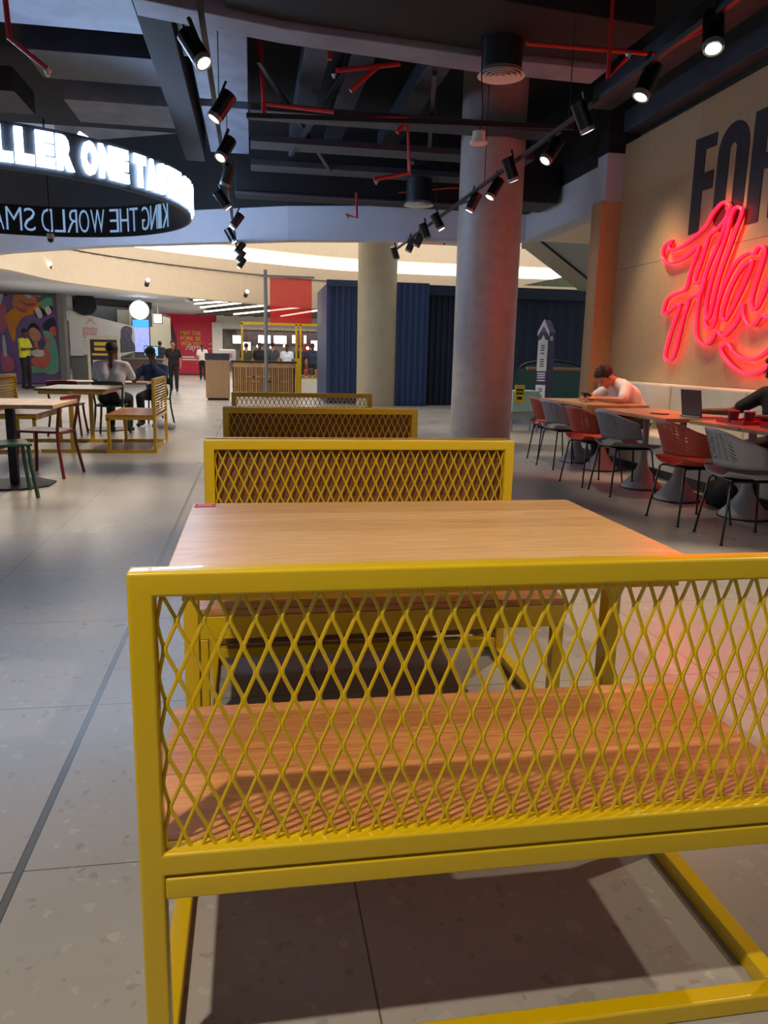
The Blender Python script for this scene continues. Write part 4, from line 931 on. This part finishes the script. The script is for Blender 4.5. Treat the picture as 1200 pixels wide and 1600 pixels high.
for i, (y, a, pw) in enumerate(L):
    if i == 0: lab = 'black track spotlight overhead behind the photographer on the left track'
    else: lab = '%s black cylinder spotlight along the left track, counted from the top of the photo' % ordn[i-1]
    put_head((-.30, y, 3.14), (a[0], a[1], 0), lab, GL, pw)
R_ = [(4.78, (2.35, 3.5), 160), (5.7, (1.4, 5.4), 60), (6.6, (4.4, 6.6), 40), (7.6, (.6, 7.0), 70), (8.5, (4.2, 8.6), 60), (9.4, (1.0, 9.2), 60), (10.3, (1.4, 10.8), 60), (11.8, (4.6, 11.25), 120), (12.75, (4.4, 13.4), 40), (13.7, (1.4, 14.4), 40), (14.4, (1.6, 15), 0), (15.5, (4.2, 16.5), 0)]
for i, (y, a, pw) in enumerate(R_):
    put_head((2.82, y, 3.14), (a[0], a[1], 0), '%s black cylinder spotlight along the right track, counted from the upper right corner' % ordn[i], GR, pw)
# overhead spotlight whose beam falls over the nearest bench
track(-.86, -.6, .9, 3.34, 'short black light track overhead left of the nearest bench')
track(2.0, -.4, 1.4, 3.34, 'short black light track overhead right of the nearest bench')
put_head((-.86, .28, 3.14), (.2, 1.6, 0), 'black spotlight overhead just behind the nearest bench', 'spotlights behind the photographer', 150, (1, .88, .70), 75)
put_head((2.84, 2.2, 3.14), (.5, 2.2, .75), 'unseen black spotlight added on the right track to brighten the nearest table', GR, 95, WARM, 50)  # extra lamp head added out of view to brighten the oak table
put_head((2.0, .6, 3.14), (1.8, 2.6, 0), 'black spotlight overhead right of the nearest bench', 'spotlights behind the photographer', 25, WARM, 70)
# wall washer spots along oak wall
for i, y in enumerate((6.2, 7.6, 8.9)):
    spot('wall_wash', (4.05, y, 3.9), (4.88, y, .95), 110, (1, .78, .46), 62, 1.0, .15)
# spotlights on the beige bulkhead
for i, (x, y, z) in enumerate(((-5.45, 23.2, 3.5), (-3.2, 25.7, 3.38), (-.2, 28.0, 3.32))):
    t = thing('bulkhead_spotlight', ['left lit spotlight on the beige bulkhead', 'middle lit spotlight on the beige bulkhead', 'right lit spotlight on the beige bulkhead beside the grey post'][i], 'spotlight', (x, y-.25, z))
    MB().cyl((0, 0, 0), (-.04, .12, -.1), .07, n=16).build('barrel', BLACK, t); MB().ell((.03, -.07, .04), .06).build('lamp', LAMP, t, smooth=True); MB().cyl((0, .05, 0), (0, .5, .05), .02, n=8).build('arm', BLACK, t)

# ring sign
RC = Vector((-3.562, 12.04)); RRr = 2.697
rs = thing('ring_sign', 'big black ring sign with glowing white letters hanging at the top left', 'hanging sign', (RC.x, RC.y, 0))
band = MB(); seg = 120
for (ra, rb_, za, zb) in ((RRr-.03, RRr, 3.17, 3.215), (RRr-.03, RRr, 3.625, 3.66), (RRr-.012, RRr-.006, 3.215, 3.63)):
    rows = []
    for i in range(seg+1):
        a = 2*PI*i/seg; c, s_ = math.cos(a), math.sin(a)
        rows.append([(ra*c, ra*s_, za), (rb_*c, rb_*s_, za), (rb_*c, rb_*s_, zb), (ra*c, ra*s_, zb)])
    band.loft(rows, True)
band.build('band', BLACK, rs)
phrase = ' AT A TIME MAKING THE WORLD SMALLER ONE TASTE'
ang = -14.7; step = 4.52; sp_ = 1.45; 
def wid(ch): return {'I': .085, 'M': .225, 'W': .235}.get(ch, .165)
def total(ph): return sum((.062 if c == ' ' else wid(c)+.022) for c in ph)
kf = (2*PI*RRr)/(2*total(phrase))
for rep in range(2):
    for ch in phrase:
        if ch == ' ': ang += math.degrees(.062*kf/RRr); continue
        wd = wid(ch)*kf; a0 = math.radians(ang)
        mb = text_mb(ch, 1, .03, .075, None, (wd, .375), lambda u, v, d, a0=a0: ((RRr+.02+d)*math.cos(a0+u/RRr), (RRr+.02+d)*math.sin(a0+u/RRr), 3.24+v))
        o = mb.build('letter', LET, rs)
        if 30 < (ang % 360) < 140:
            mb = text_mb(ch, 1, .01, -.012, None, (wd*.96, .375), lambda u, v, d, a0=a0: ((RRr-.03+d)*math.cos(a0+u/RRr), (RRr-.03+d)*math.sin(a0+u/RRr), 3.245+v))
            mb.build('letter_back', LETB, o)
        ang += math.degrees((wd+.022*kf)/RRr)
for a in (150, 240): MB().cyl((RRr*math.cos(math.radians(a)), RRr*math.sin(math.radians(a)), 3.7), (RRr*math.cos(math.radians(a)), RRr*math.sin(math.radians(a)), 5.2), .006, n=6).build('hanger_wire', BLACK, rs)
for i, (p, q) in enumerate((((-2.0, 10.2, 3.75), (-1.62, 10.2, 3.52)), ((-2.15, 15.5, 3.55), (-1.9, 15.5, 3.42)))):
    o = MB().cyl(p, q, .03, n=10).build('tube_light', mat('tube_glow', (255, 250, 235), .5, emis=(255, 248, 230), estr=5)); tag(o, ['slanting lit tube light seen inside the ring sign', 'short lit tube light just below the ring sign'][i], 'light')

# ================================================================== LEFT CHAIRS AND TABLES
def wood_chair(label, m, loc, rz):
    """moulded chair with curved open back; faces +x local"""
    t = thing('cafe_chair', label, 'chair', loc, rz)
    MB().loft([[(.22-.44*j/6, (-1+2*i/8)*(.21-.02*j/6), .455-.012*math.cos((-1+2*i/8)*1.5)-.008*(j/6)) for i in range(9)] for j in range(7)]).build('seat', m, t, smooth=True, solid=.022)
    b = MB(); rows = []
    for z in (.70, .74, .78, .81):
        rows.append([(-.235-.03*(z-.7)/.1-.03*math.cos(u*1.4), .215*math.sin(u*1.25)/math.sin(1.25), z-.012*abs(u)) for u in [-1+2*i/12 for i in range(13)]])
    b.loft(rows); b.build('back_rail', m, t, smooth=True, solid=.02)
    for s in (-1, 1):
        MB().tube([(-.25, s*.21, .77), (-.225, s*.205, .6), (-.2, s*.19, .46), (-.21, s*.2, .3), (-.26, s*.235, .0)], .016, 8).build('rear_leg', m, t, smooth=True)
        MB().tube([(.19, s*.18, .45), (.2, s*.19, .3), (.235, s*.225, .0)], .017, 8).build('front_leg', m, t, smooth=True)
    return t
wood_chair('dark green chair at the left edge beside the near wooden table', GREEN, (-2.12, 6.90, 0), .4)
wood_chair('dark wine red chair tucked under the near left table', WINE, (-2.05, 8.1, 0), PI-.2)
wood_chair('dark wine red chair behind the yellow framed booth table', WINE, (-2.75, 12.15, 0), PI/2)
wood_chair('dark green chair on which the person in the white shirt sits', GREEN, (-2.12, 12.15, 0), PI/2)
def ped_table(label, loc, w_, d_, m, hexa=True):
    t = thing('pedestal_table', label, 'table', loc)
    MB().box(-w_/2, w_/2, -d_/2, d_/2, .735, .77).build('tabletop', m, t, .004); MB().box(-.035, .035, -.035, .035, .02, .735).build('pedestal', BLACK, t)
    b = MB(); b.prism([(.36*math.cos(PI/8+PI/4*i), .36*math.sin(PI/8+PI/4*i), 0) for i in range(8)], (0, 0, .015)); b.build('base_plate', BLACK, t)
ped_table('near wooden table on black post at the left edge', (-2.2, 7.5, 0), .98, .95, OAKT)
ped_table('pale topped table of the two seated people', (-2.3, 12.95, 0), 1.3, .65, wood('pale_top', (206, 180, 140), (176, 146, 106), 0, .12, .35))

# ================================================================== SMALL THINGS ON THE RIGHT TABLES
t = thing('laptop', 'open dark laptop seen from behind on the wooden wall table', 'laptop', (3.93, 6.28, .7725), .0)
MB().box(-.12, .12, -.14, .14, 0, .014).build('base', GREYM, t, .004)
R = Matrix.Rotation(.15, 3, 'Y'); MB().obox((-.11, 0, .125), (.008, .29, .235), Matrix.Rotation(-.16, 3, 'Y')).build('screen_lid', mat('dark_lid', (52, 44, 50), .35), t)
t.rotation_euler = (0, 0, .05)
t = thing('red_tray', 'red plastic serving tray on the wooden wall table', 'tray', (4.0, 5.62, .7725), 0)
MB().box(-.22, .22, -.17, .17, 0, .008).build('tray_base', TRAY, t); b = MB(); b.box(-.23, .23, -.18, -.168, 0, .03); b.box(-.23, .23, .168, .18, 0, .03); b.box(-.23, -.218, -.168, .168, 0, .03); b.box(.218, .23, -.168, .168, 0, .03); b.build('tray_rim', TRAY, t)
t = thing('red_tray', 'second red serving tray nearer the right edge of the photo', 'tray', (4.06, 5.14, .7725), .1)
MB().box(-.22, .22, -.17, .17, 0, .008).build('tray_base', TRAY, t); b = MB(); b.box(-.23, .23, -.18, -.168, 0, .03); b.box(-.23, .23, .168, .18, 0, .03); b.box(-.23, -.218, -.168, .168, 0, .03); b.box(.218, .23, -.168, .168, 0, .03); b.build('tray_rim', TRAY, t)
for i, (x, y) in enumerate(((3.80, 5.62), (3.93, 5.60))):
    t = thing('paper_cup', ['maroon patterned paper cup, left one on the red tray', 'maroon patterned paper cup with pale lid, right one on the red tray'][i], 'cup', (x, y, .781))
    MB().cyl((0, 0, 0), (0, 0, .085), .034, .044, 24).build('cup_body', CUP, t, smooth=True); MB().cyl((0, 0, .085), (0, 0, .097), .046, n=24).build('lid', PAPER if i else TRAY, t)
t = thing('phone_on_table', 'dark phone lying flat on the wooden table left of the laptop', 'phone', (3.72, 6.62, .7725), .4); MB().box(-.04, .04, -.08, .08, 0, .009).build('case', BLKG, t, .003); MB().box(-.036, .036, -.074, .074, .009, .0095).build('glass', mat('phone_glass', (30, 30, 36), .1), t)
t = thing('black_bag', 'black bag on the floor under the wall table behind the terracotta chair', 'bag', (4.02, 6.0, 0)); b = MB(); b.ell((0, 0, .13), (.13, .18, .13)); b.build('bag_body', mat('black_fabric', (20, 20, 26), .8), t, smooth=True); MB().tube(smoothpath([(0, -.11, .2), (0, -.06, .31), (0, .06, .31), (0, .11, .2)], 4), .01, 6).build('handle', BLACK, t)

# ================================================================== PEOPLE
def remesh(mb, name, m, parent, voxel, sm=6):
    o = mb.build('tmp', m); md = o.modifiers.new('r', 'REMESH'); md.mode = 'VOXEL'; md.voxel_size = voxel
    s = o.modifiers.new('s', 'SMOOTH'); s.iterations = sm; s.factor = .5
    dg = bpy.context.evaluated_depsgraph_get(); me = bpy.data.meshes.new_from_object(o.evaluated_get(dg))
    bpy.data.objects.remove(o); me.name = name; me.polygons.foreach_set('use_smooth', [True]*len(me.polygons))
    if not me.materials: me.materials.append(m)
    r = bpy.data.objects.new(name, me); COL.objects.link(r); r.parent = parent; return r
SK = {'mid': mat('skin_mid', (188, 124, 92), .5, noise=.05), 'dark': mat('skin_dark', (92, 58, 44), .5, noise=.05)}
HAIR = mat('black_hair', (18, 14, 14), .6, noise=.2, scale=60)
def person(label, loc, rz, J, skin, top, bottom, sleeve='short', hair='short', voxel=.014, fingers=False, shoes=BLACK, cap=None, k=1., extra=None):
    """J: joints in local metres, facing +x. head: centre; hd: facing direction of the face"""
    t = thing('person', label, 'person', loc, rz); V = Vector
    g = {a: V(b)*k for a, b in J.items() if a != 'hd' and len(b) == 3}; hd = V(J.get('hd', (1, 0, 0))).normalized()
    sm = SK[skin]; b = MB(); c = b.cap
    def torso(b, e):
        p, ch, nk = g['pelvis'], g['chest'], g['neck']; side = (g['lsh']-g['rsh']).normalized(); hs = (g['lhip']-g['rhip']).normalized()
        mid = (p+ch)/2
        for s in (-1, 1):
            b.cap(p+hs*s*.075*k, .105*k+e, mid+side*s*.065*k, .095*k+e); b.cap(mid+side*s*.065*k, .095*k+e, ch+side*s*.085*k, .105*k+e)
            b.cap(ch+side*s*.085*k, .10*k+e, nk+side*s*.10*k+(ch-nk)*.25, .062*k+e)
            sh = g['lsh'] if s > 0 else g['rsh']; b.cap(nk+(ch-nk)*.12+side*s*.05*k, .05*k+e, sh, .055*k+e)
            b.cap(ch+side*s*.08*k, .09*k+e, sh, .052*k+e)
    torso(b, 0)
    # head
    hc = g['head']; nk = g['neck']; upv = (hc-nk).normalized(); upv = (upv-hd*upv.dot(hd)); upv = upv.normalized() if upv.length > .2 else V((0, 0, 1))
    sd = upv.cross(hd).normalized(); HR = Matrix((hd, sd, upv)).transposed()
    def h(x, y, z): return hc+HR@V((x, y, z))*k
    c(nk-(hc-nk)*.25, .055*k, h(-.02, 0, -.05), .052*k)
    b.ell(h(-.008, 0, .025), (.095*k, .076*k, .095*k), HR); b.ell(h(.03, 0, -.04), (.058*k, .055*k, .068*k), HR); b.ell(h(.058, 0, -.088), (.026*k, .028*k, .022*k), HR)
    c(h(.085, 0, .005), .009*k, h(.104, 0, -.028), .013*k); b.ell(h(.08, 0, -.055), (.014*k, .024*k, .009*k), HR)
    for s in (-1, 1):
        b.ell(h(-.005, s*.079, -.012), (.018*k, .01*k, .031*k), HR); b.ell(h(.068, s*.03, .022), (.022*k, .026*k, .009*k), HR)
    for a in 'lr':
        sh, el, wr, ha = g[a+'sh'], g[a+'el'], g[a+'wr'], g[a+'ha']
        c(sh, .05*k, el, .037*k); c(el, .038*k, wr, .025*k)
        d = (ha-wr).normalized(); pn = V(J.get(a+'pn', (0, 0, 1))); pn = (pn-d*pn.dot(d)).normalized(); lat = d.cross(pn)
        pm = wr+d*.055*k
        b.ell(pm, (.052*k, .040*k, .017*k), Matrix((d, lat, pn)).transposed())
        curl = J.get(a+'curl', (.9,))[0]
        if fingers:
            for fi in range(4):
                o = (fi-1.5)*.0195*k; L_ = (.068, .078, .073, .058)[fi]*k; p0 = wr+d*.08*k+lat*o; p1 = p0+(d*math.cos(curl*.5)-pn*math.sin(curl*.5))*L_*.5
                p2 = p1+(d*math.cos(curl*1.3)-pn*math.sin(curl*1.3))*L_*.5; b.cap(p0, .0095*k, p1, .0085*k, 8); b.cap(p1, .0085*k, p2, .0075*k, 8)
            s = 1 if a == 'l' else -1
            q0 = wr+d*.03*k-lat*s*.03*k; q1 = q0+(d*.6-lat*s*.7-pn*.3).normalized()*.04*k; q2 = q1+(d*.9-lat*s*.2-pn*.4).normalized()*.03*k
            b.cap(q0, .013*k, q1, .010*k, 8); b.cap(q1, .010*k, q2, .009*k, 8)
        else: c(pm, .024*k, ha, .016*k)
        hp, kn, an, to = g[a+'hip'], g[a+'kn'], g[a+'an'], g[a+'to']
        c(hp, .082*k, kn, .055*k); c(kn, .053*k, an, .036*k); c(an, .035*k, to, .026*k)
    remesh(b, 'body', sm, t, voxel)
    e = .013
    # top garment
    b = MB(); torso(b, e)
    for a in 'lr':
        sh, el, wr = g[a+'sh'], g[a+'el'], g[a+'wr']
        if sleeve == 'short': b.cap(sh, .058*k+e, sh.lerp(el, .72), .052*k+e*.6)
        elif sleeve == 'long': b.cap(sh, .055*k+e, el, .043*k+e); b.cap(el, .043*k+e, el.lerp(wr, .92), .03*k+e*.8)
    remesh(b, 'shirt', top, t, voxel)
    b = MB()
    for a in 'lr':
        hp, kn, an = g[a+'hip'], g[a+'kn'], g[a+'an']
        b.cap(hp, .09*k+e*.5, kn, .06*k+e); b.cap(kn, .06*k+e, kn.lerp(an, .92), .044*k+e)
    hs = (g['lhip']-g['rhip']).normalized()
    for s in (-1, 1): b.cap(g['pelvis']+hs*s*.07*k, .108*k+e, g['pelvis']+hs*s*.07*k-V((0, 0, .03)), .10*k+e)
    remesh(b, 'trousers', bottom, t, voxel)
    for a in 'lr':
        an, to = g[a+'an'], g[a+'to']; bb = MB(); d = (to-an); d.z = 0; d = d.normalized()
        bb.cap(V((an.x, an.y, an.z-.01))-d*.04*k, .042*k, to, .036*k); bb.cap(an, .045*k, V((an.x, an.y, an.z-.02)), .045*k)
        remesh(bb, 'shoe', shoes, t, .012, 3)
    b = MB()
    if cap:
        b.ell(h(-.01, 0, .055), (.108*k, .09*k, .075*k), HR); remesh(b, 'cap_crown', cap, t, .008, 3)
        MB().ell(h(.11, 0, .045), (.065*k, .06*k, .01*k), HR).build('cap_peak', cap, t, smooth=True)
    else:
        b.ell(h(-.022, 0, .048), (.098*k, .085*k, .088*k), HR); b.ell(h(.03, 0, .098), (.06*k, .06*k, .032*k), HR)
        for s in (-1, 1): b.ell(h(-.01, s*.066, .03), (.04*k, .018*k, .045*k), HR)
        if hair in ('long', 'tied'): b.cap(h(-.08, 0, .02), .05*k, h(-.09, 0, -.16 if hair == 'long' else -.05), .035*k)
        if hair == 'messy':
            for i_ in range(14): an_ = random.uniform(0, 2*PI); b.ell(h(-.01+.05*math.cos(an_), .045*math.sin(an_), .118+random.uniform(-.012, .008)), .022*k)
            b.ell(h(.062, .0, .088), (.03*k, .062*k, .03*k), HR)
        remesh(b, 'hair', HAIR, t, .007 if fingers else .01, 2)
    for s in (-1, 1):
        MB().ell(h(.083, s*.03, .002), (.006*k, .011*k, .004*k), HR).build('eye', mat('dark_eye', (20, 14, 12), .3), t, smooth=True)
        MB().ell(h(.088, s*.031, .024), (.004*k, .016*k, .003*k), HR).build('eyebrow', HAIR, t, smooth=True)
    if extra: extra(t, h, g, HR)
    return t
DENIM = mat('denim_blue', (66, 88, 132), .8, noise=.2, scale=12); TROU = mat('dark_trousers', (34, 36, 42), .8); PALEPINK = mat('pale_tshirt', (222, 206, 208), .8, noise=.04); WHITET = mat('white_tshirt', (214, 216, 226), .8, noise=.04)
BLKT = mat('black_tshirt', (24, 22, 24), .8); YELV = mat('yellow_jersey', (214, 208, 30), .7)
def stand(st=.0, arms=.0):
    return dict(pelvis=(0, 0, .93), chest=(0, 0, 1.22), neck=(0, 0, 1.43), head=(.02, 0, 1.59), lsh=(0, .18, 1.38), rsh=(0, -.18, 1.38), lel=(-.03+arms, .24, 1.12), rel=(-.03-arms, -.24, 1.12),
        lwr=(.05+arms*1.5, .25, .88), rwr=(.05-arms*1.5, -.25, .88), lha=(.07+arms*1.7, .24, .76), rha=(.07-arms*1.7, -.24, .76), lhip=(0, .09, .90), rhip=(0, -.09, .90),
        lkn=(.03+st*.5, .1, .5), rkn=(.03-st*.4, -.1, .5), lan=(st, .1, .08), ran=(-st, -.1, .08), lto=(st+.14, .12, .04), rto=(-st+.14, -.12, .04))
# man on the banquette in the pale t-shirt, bent over the table towards his phone (faces -x: rz = pi)
# local x = towards the camera's left (world -x), local y = world -y
J = dict(pelvis=(-.10, 0, .56), chest=(.08, 0, .81), neck=(.22, 0, .955), head=(.345, .01, 1.0), hd=(.68, .12, -.70), lsh=(.18, .19, .89), rsh=(.18, -.19, .89),
    lel=(.27, .30, .765), rel=(.34, -.30, .765), lwr=(.49, .14, .775), rwr=(.53, -.06, .775), lha=(.57, .08, .785), rha=(.60, .0, .79), lpn=(-.2, -.3, -1), rpn=(-.2, .3, -1), lcurl=(-1.0,), rcurl=(-1.0,),
    lhip=(-.08, .09, .55), rhip=(-.08, -.09, .55), lkn=(.36, .13, .52), rkn=(.36, -.13, .52), lan=(.36, .13, .08), ran=(.32, -.13, .08), lto=(.50, .14, .04), rto=(.46, -.14, .04))
person('man in a pale t-shirt bent over his phone at the far wooden table', (4.44, 8.55, 0), PI, J, 'mid', PALEPINK, TROU, hair='messy', voxel=.009, fingers=True, k=1.06)
ph = thing('smartphone', 'smartphone held in the hands of the man in the pale t-shirt', 'phone', (3.83, 8.50, .865), .2); ph.rotation_euler = (0, .5, .3)
MB().box(-.035, .035, -.07, .07, -.004, .004).build('case', BLKG, ph, .002); MB().box(-.032, .032, -.066, .066, .004, .0045).build('screen', mat('phone_lit', (200, 210, 220), .3, emis=(200, 215, 230), estr=1.0), ph)
# person at right edge reaching to the laptop, faces -x, slightly turned to +y
J = dict(pelvis=(-.08, 0, .56), chest=(-.02, 0, .84), neck=(.03, 0, 1.05), head=(.09, .0, 1.20), hd=(.93, -.2, -.3), lsh=(.01, .19, .99), rsh=(.03, -.19, .99),
    lel=(.16, .27, .80), rel=(.22, -.36, .82), lwr=(.36, .14, .81), rwr=(.42, -.56, .81), lha=(.45, .10, .80), rha=(.50, -.64, .80), lpn=(0, 0, 1), rpn=(0, 0, 1),
    lhip=(-.06, .09, .55), rhip=(-.06, -.09, .55), lkn=(.36, .13, .50), rkn=(.36, -.13, .50), lan=(.30, .13, .08), ran=(.36, -.15, .08), lto=(.44, .14, .04), rto=(.50, -.16, .04))
def glasses(t, h, g, HR):
    b = MB()
    for s in (-1, 1): b.tube([h(.096, s*.032+.022*math.cos(a), .002+.016*math.sin(a)) for a in [2*PI*i/16 for i in range(16)]], .0022, 5, True); b.tube([h(.09, s*.054, .004), h(0, s*.08, .006)], .0022, 5)
    b.tube([h(.1, -.01, .004), h(.1, .01, .004)], .0022, 5); b.build('glasses', BLKG, t)
person('person in black t-shirt and glasses at the right edge reaching one arm to the laptop', (4.50, 5.98, 0), PI+.05, J, 'dark', BLKT, TROU, hair='short', voxel=.009, fingers=True, extra=glasses)

# seated pair at the left; person in white seen from behind (faces +y)
J = dict(pelvis=(-.08, 0, .56), chest=(.0, 0, .82), neck=(.05, 0, 1.02), head=(.10, 0, 1.17), hd=(.95, -.2, -.2), lsh=(.03, .19, .97), rsh=(.03, -.19, .97), lel=(.16, .27, .76), rel=(.18, -.27, .76),
    lwr=(.38, .18, .80), rwr=(.38, -.15, .80), lha=(.48, .12, .80), rha=(.48, -.1, .80), lhip=(-.05, .09, .55), rhip=(-.05, -.09, .55), lkn=(.37, .13, .50), rkn=(.37, -.13, .50), lan=(.38, .14, .08), ran=(.30, -.14, .08), lto=(.52, .15, .04), rto=(.44, -.15, .04))
person('person in a white t-shirt seen from behind, seated on the green chair', (-2.10, 12.15, 0), PI/2-.1, J, 'dark', WHITET, TROU, sleeve='short', k=1.06)
J2 = dict(J); J2.update(head=(.16, 0, 1.20), hd=(.9, .3, -.4), lel=(.22, .25, .84), lwr=(.30, .10, 1.03), lha=(.26, .04, 1.12), rel=(.22, -.27, .80), rwr=(.34, -.12, .98), rha=(.32, -.06, 1.07))
person('person in a denim jacket and dark cap leaning over the pale table, hands to face', (-1.66, 13.75, 0), -PI/2-.25, J2, 'dark', DENIM, TROU, sleeve='long', cap=mat('olive_cap', (52, 54, 48), .8))
wood_chair('dark green chair under the person in the denim jacket', GREEN, (-1.68, 13.80, 0), -PI/2-.25)
for i, (x, y) in enumerate(((-1.52, 13.1), (-1.35, 13.0))):
    o = MB().ell((x, y, .09 if i == 0 else .06), (.09, .08, .09 if i == 0 else .06)).build('plastic_bag', mat('white_plastic_bag', (214, 222, 232), .4), smooth=True); tag(o, ['larger crumpled white plastic bag on the floor by the seated pair', 'smaller crumpled white plastic bag on the floor by the yellow bench'][i], 'bag')
# standing people
J = stand(.03); J.update(lel=(.08, .25, 1.13), lwr=(.26, .12, 1.16), lha=(.34, .04, 1.2), rel=(.08, -.25, 1.13), rwr=(.26, -.12, 1.16), rha=(.34, -.04, 1.2), hd=(.9, 0, -.4), head=(.05, 0, 1.59))
person('person in a yellow jersey standing before the mural looking at a phone', (-7.12, 26.2, 0), -.25, J, 'dark', YELV, BLKT, voxel=.018, k=1.10)
person('woman in black shirt and trousers walking towards the camera', (-2.55, 26.0, 0), -PI/2, stand(.08, .03), 'mid', BLKT, BLKT, hair='tied', voxel=.018, k=.95, sleeve='short')
person('dark dressed person standing by the store counter under the poster wall', (-4.15, 36.5, 0), PI/2, stand(.03), 'dark', mat('dark_navy_shirt', (40, 46, 66), .8), TROU, voxel=.02, k=1.02)
person('woman in a white top and dark leggings walking away near the wood cabinet', (-2.35, 37.5, 0), PI/2, stand(.10, -.03), 'mid', PALEPINK, BLKT, hair='long', voxel=.02, k=.98)
cl = [(-.15, (60, 60, 34), 'person in an olive shirt at the far counter beside the yellow frame'), (.35, (24, 24, 28), 'person in a black shirt waiting at the far counter, left of the grey post'), (.85, (60, 66, 72), 'person in a grey shirt waiting at the far counter beside the grey post'),
      (1.35, (210, 220, 232), 'person in a white shirt at the far counter right of the grey post'), (1.9, (44, 30, 36), 'person in dark clothes at the far counter behind the brown pillar'), (2.4, (40, 50, 80), 'person in a navy shirt at the far counter next to the yellow frame post')]
for i, (x, c, lab) in enumerate(cl):
    person(lab, (x-.1, 29.5+.6*(i % 3), 0), (PI/2, -PI/2)[i % 2], stand(.03), ('mid', 'dark')[i % 2], mat('far_shirt_%d' % i, c, .8), TROU, voxel=.03, k=.96+.02*(i % 3))
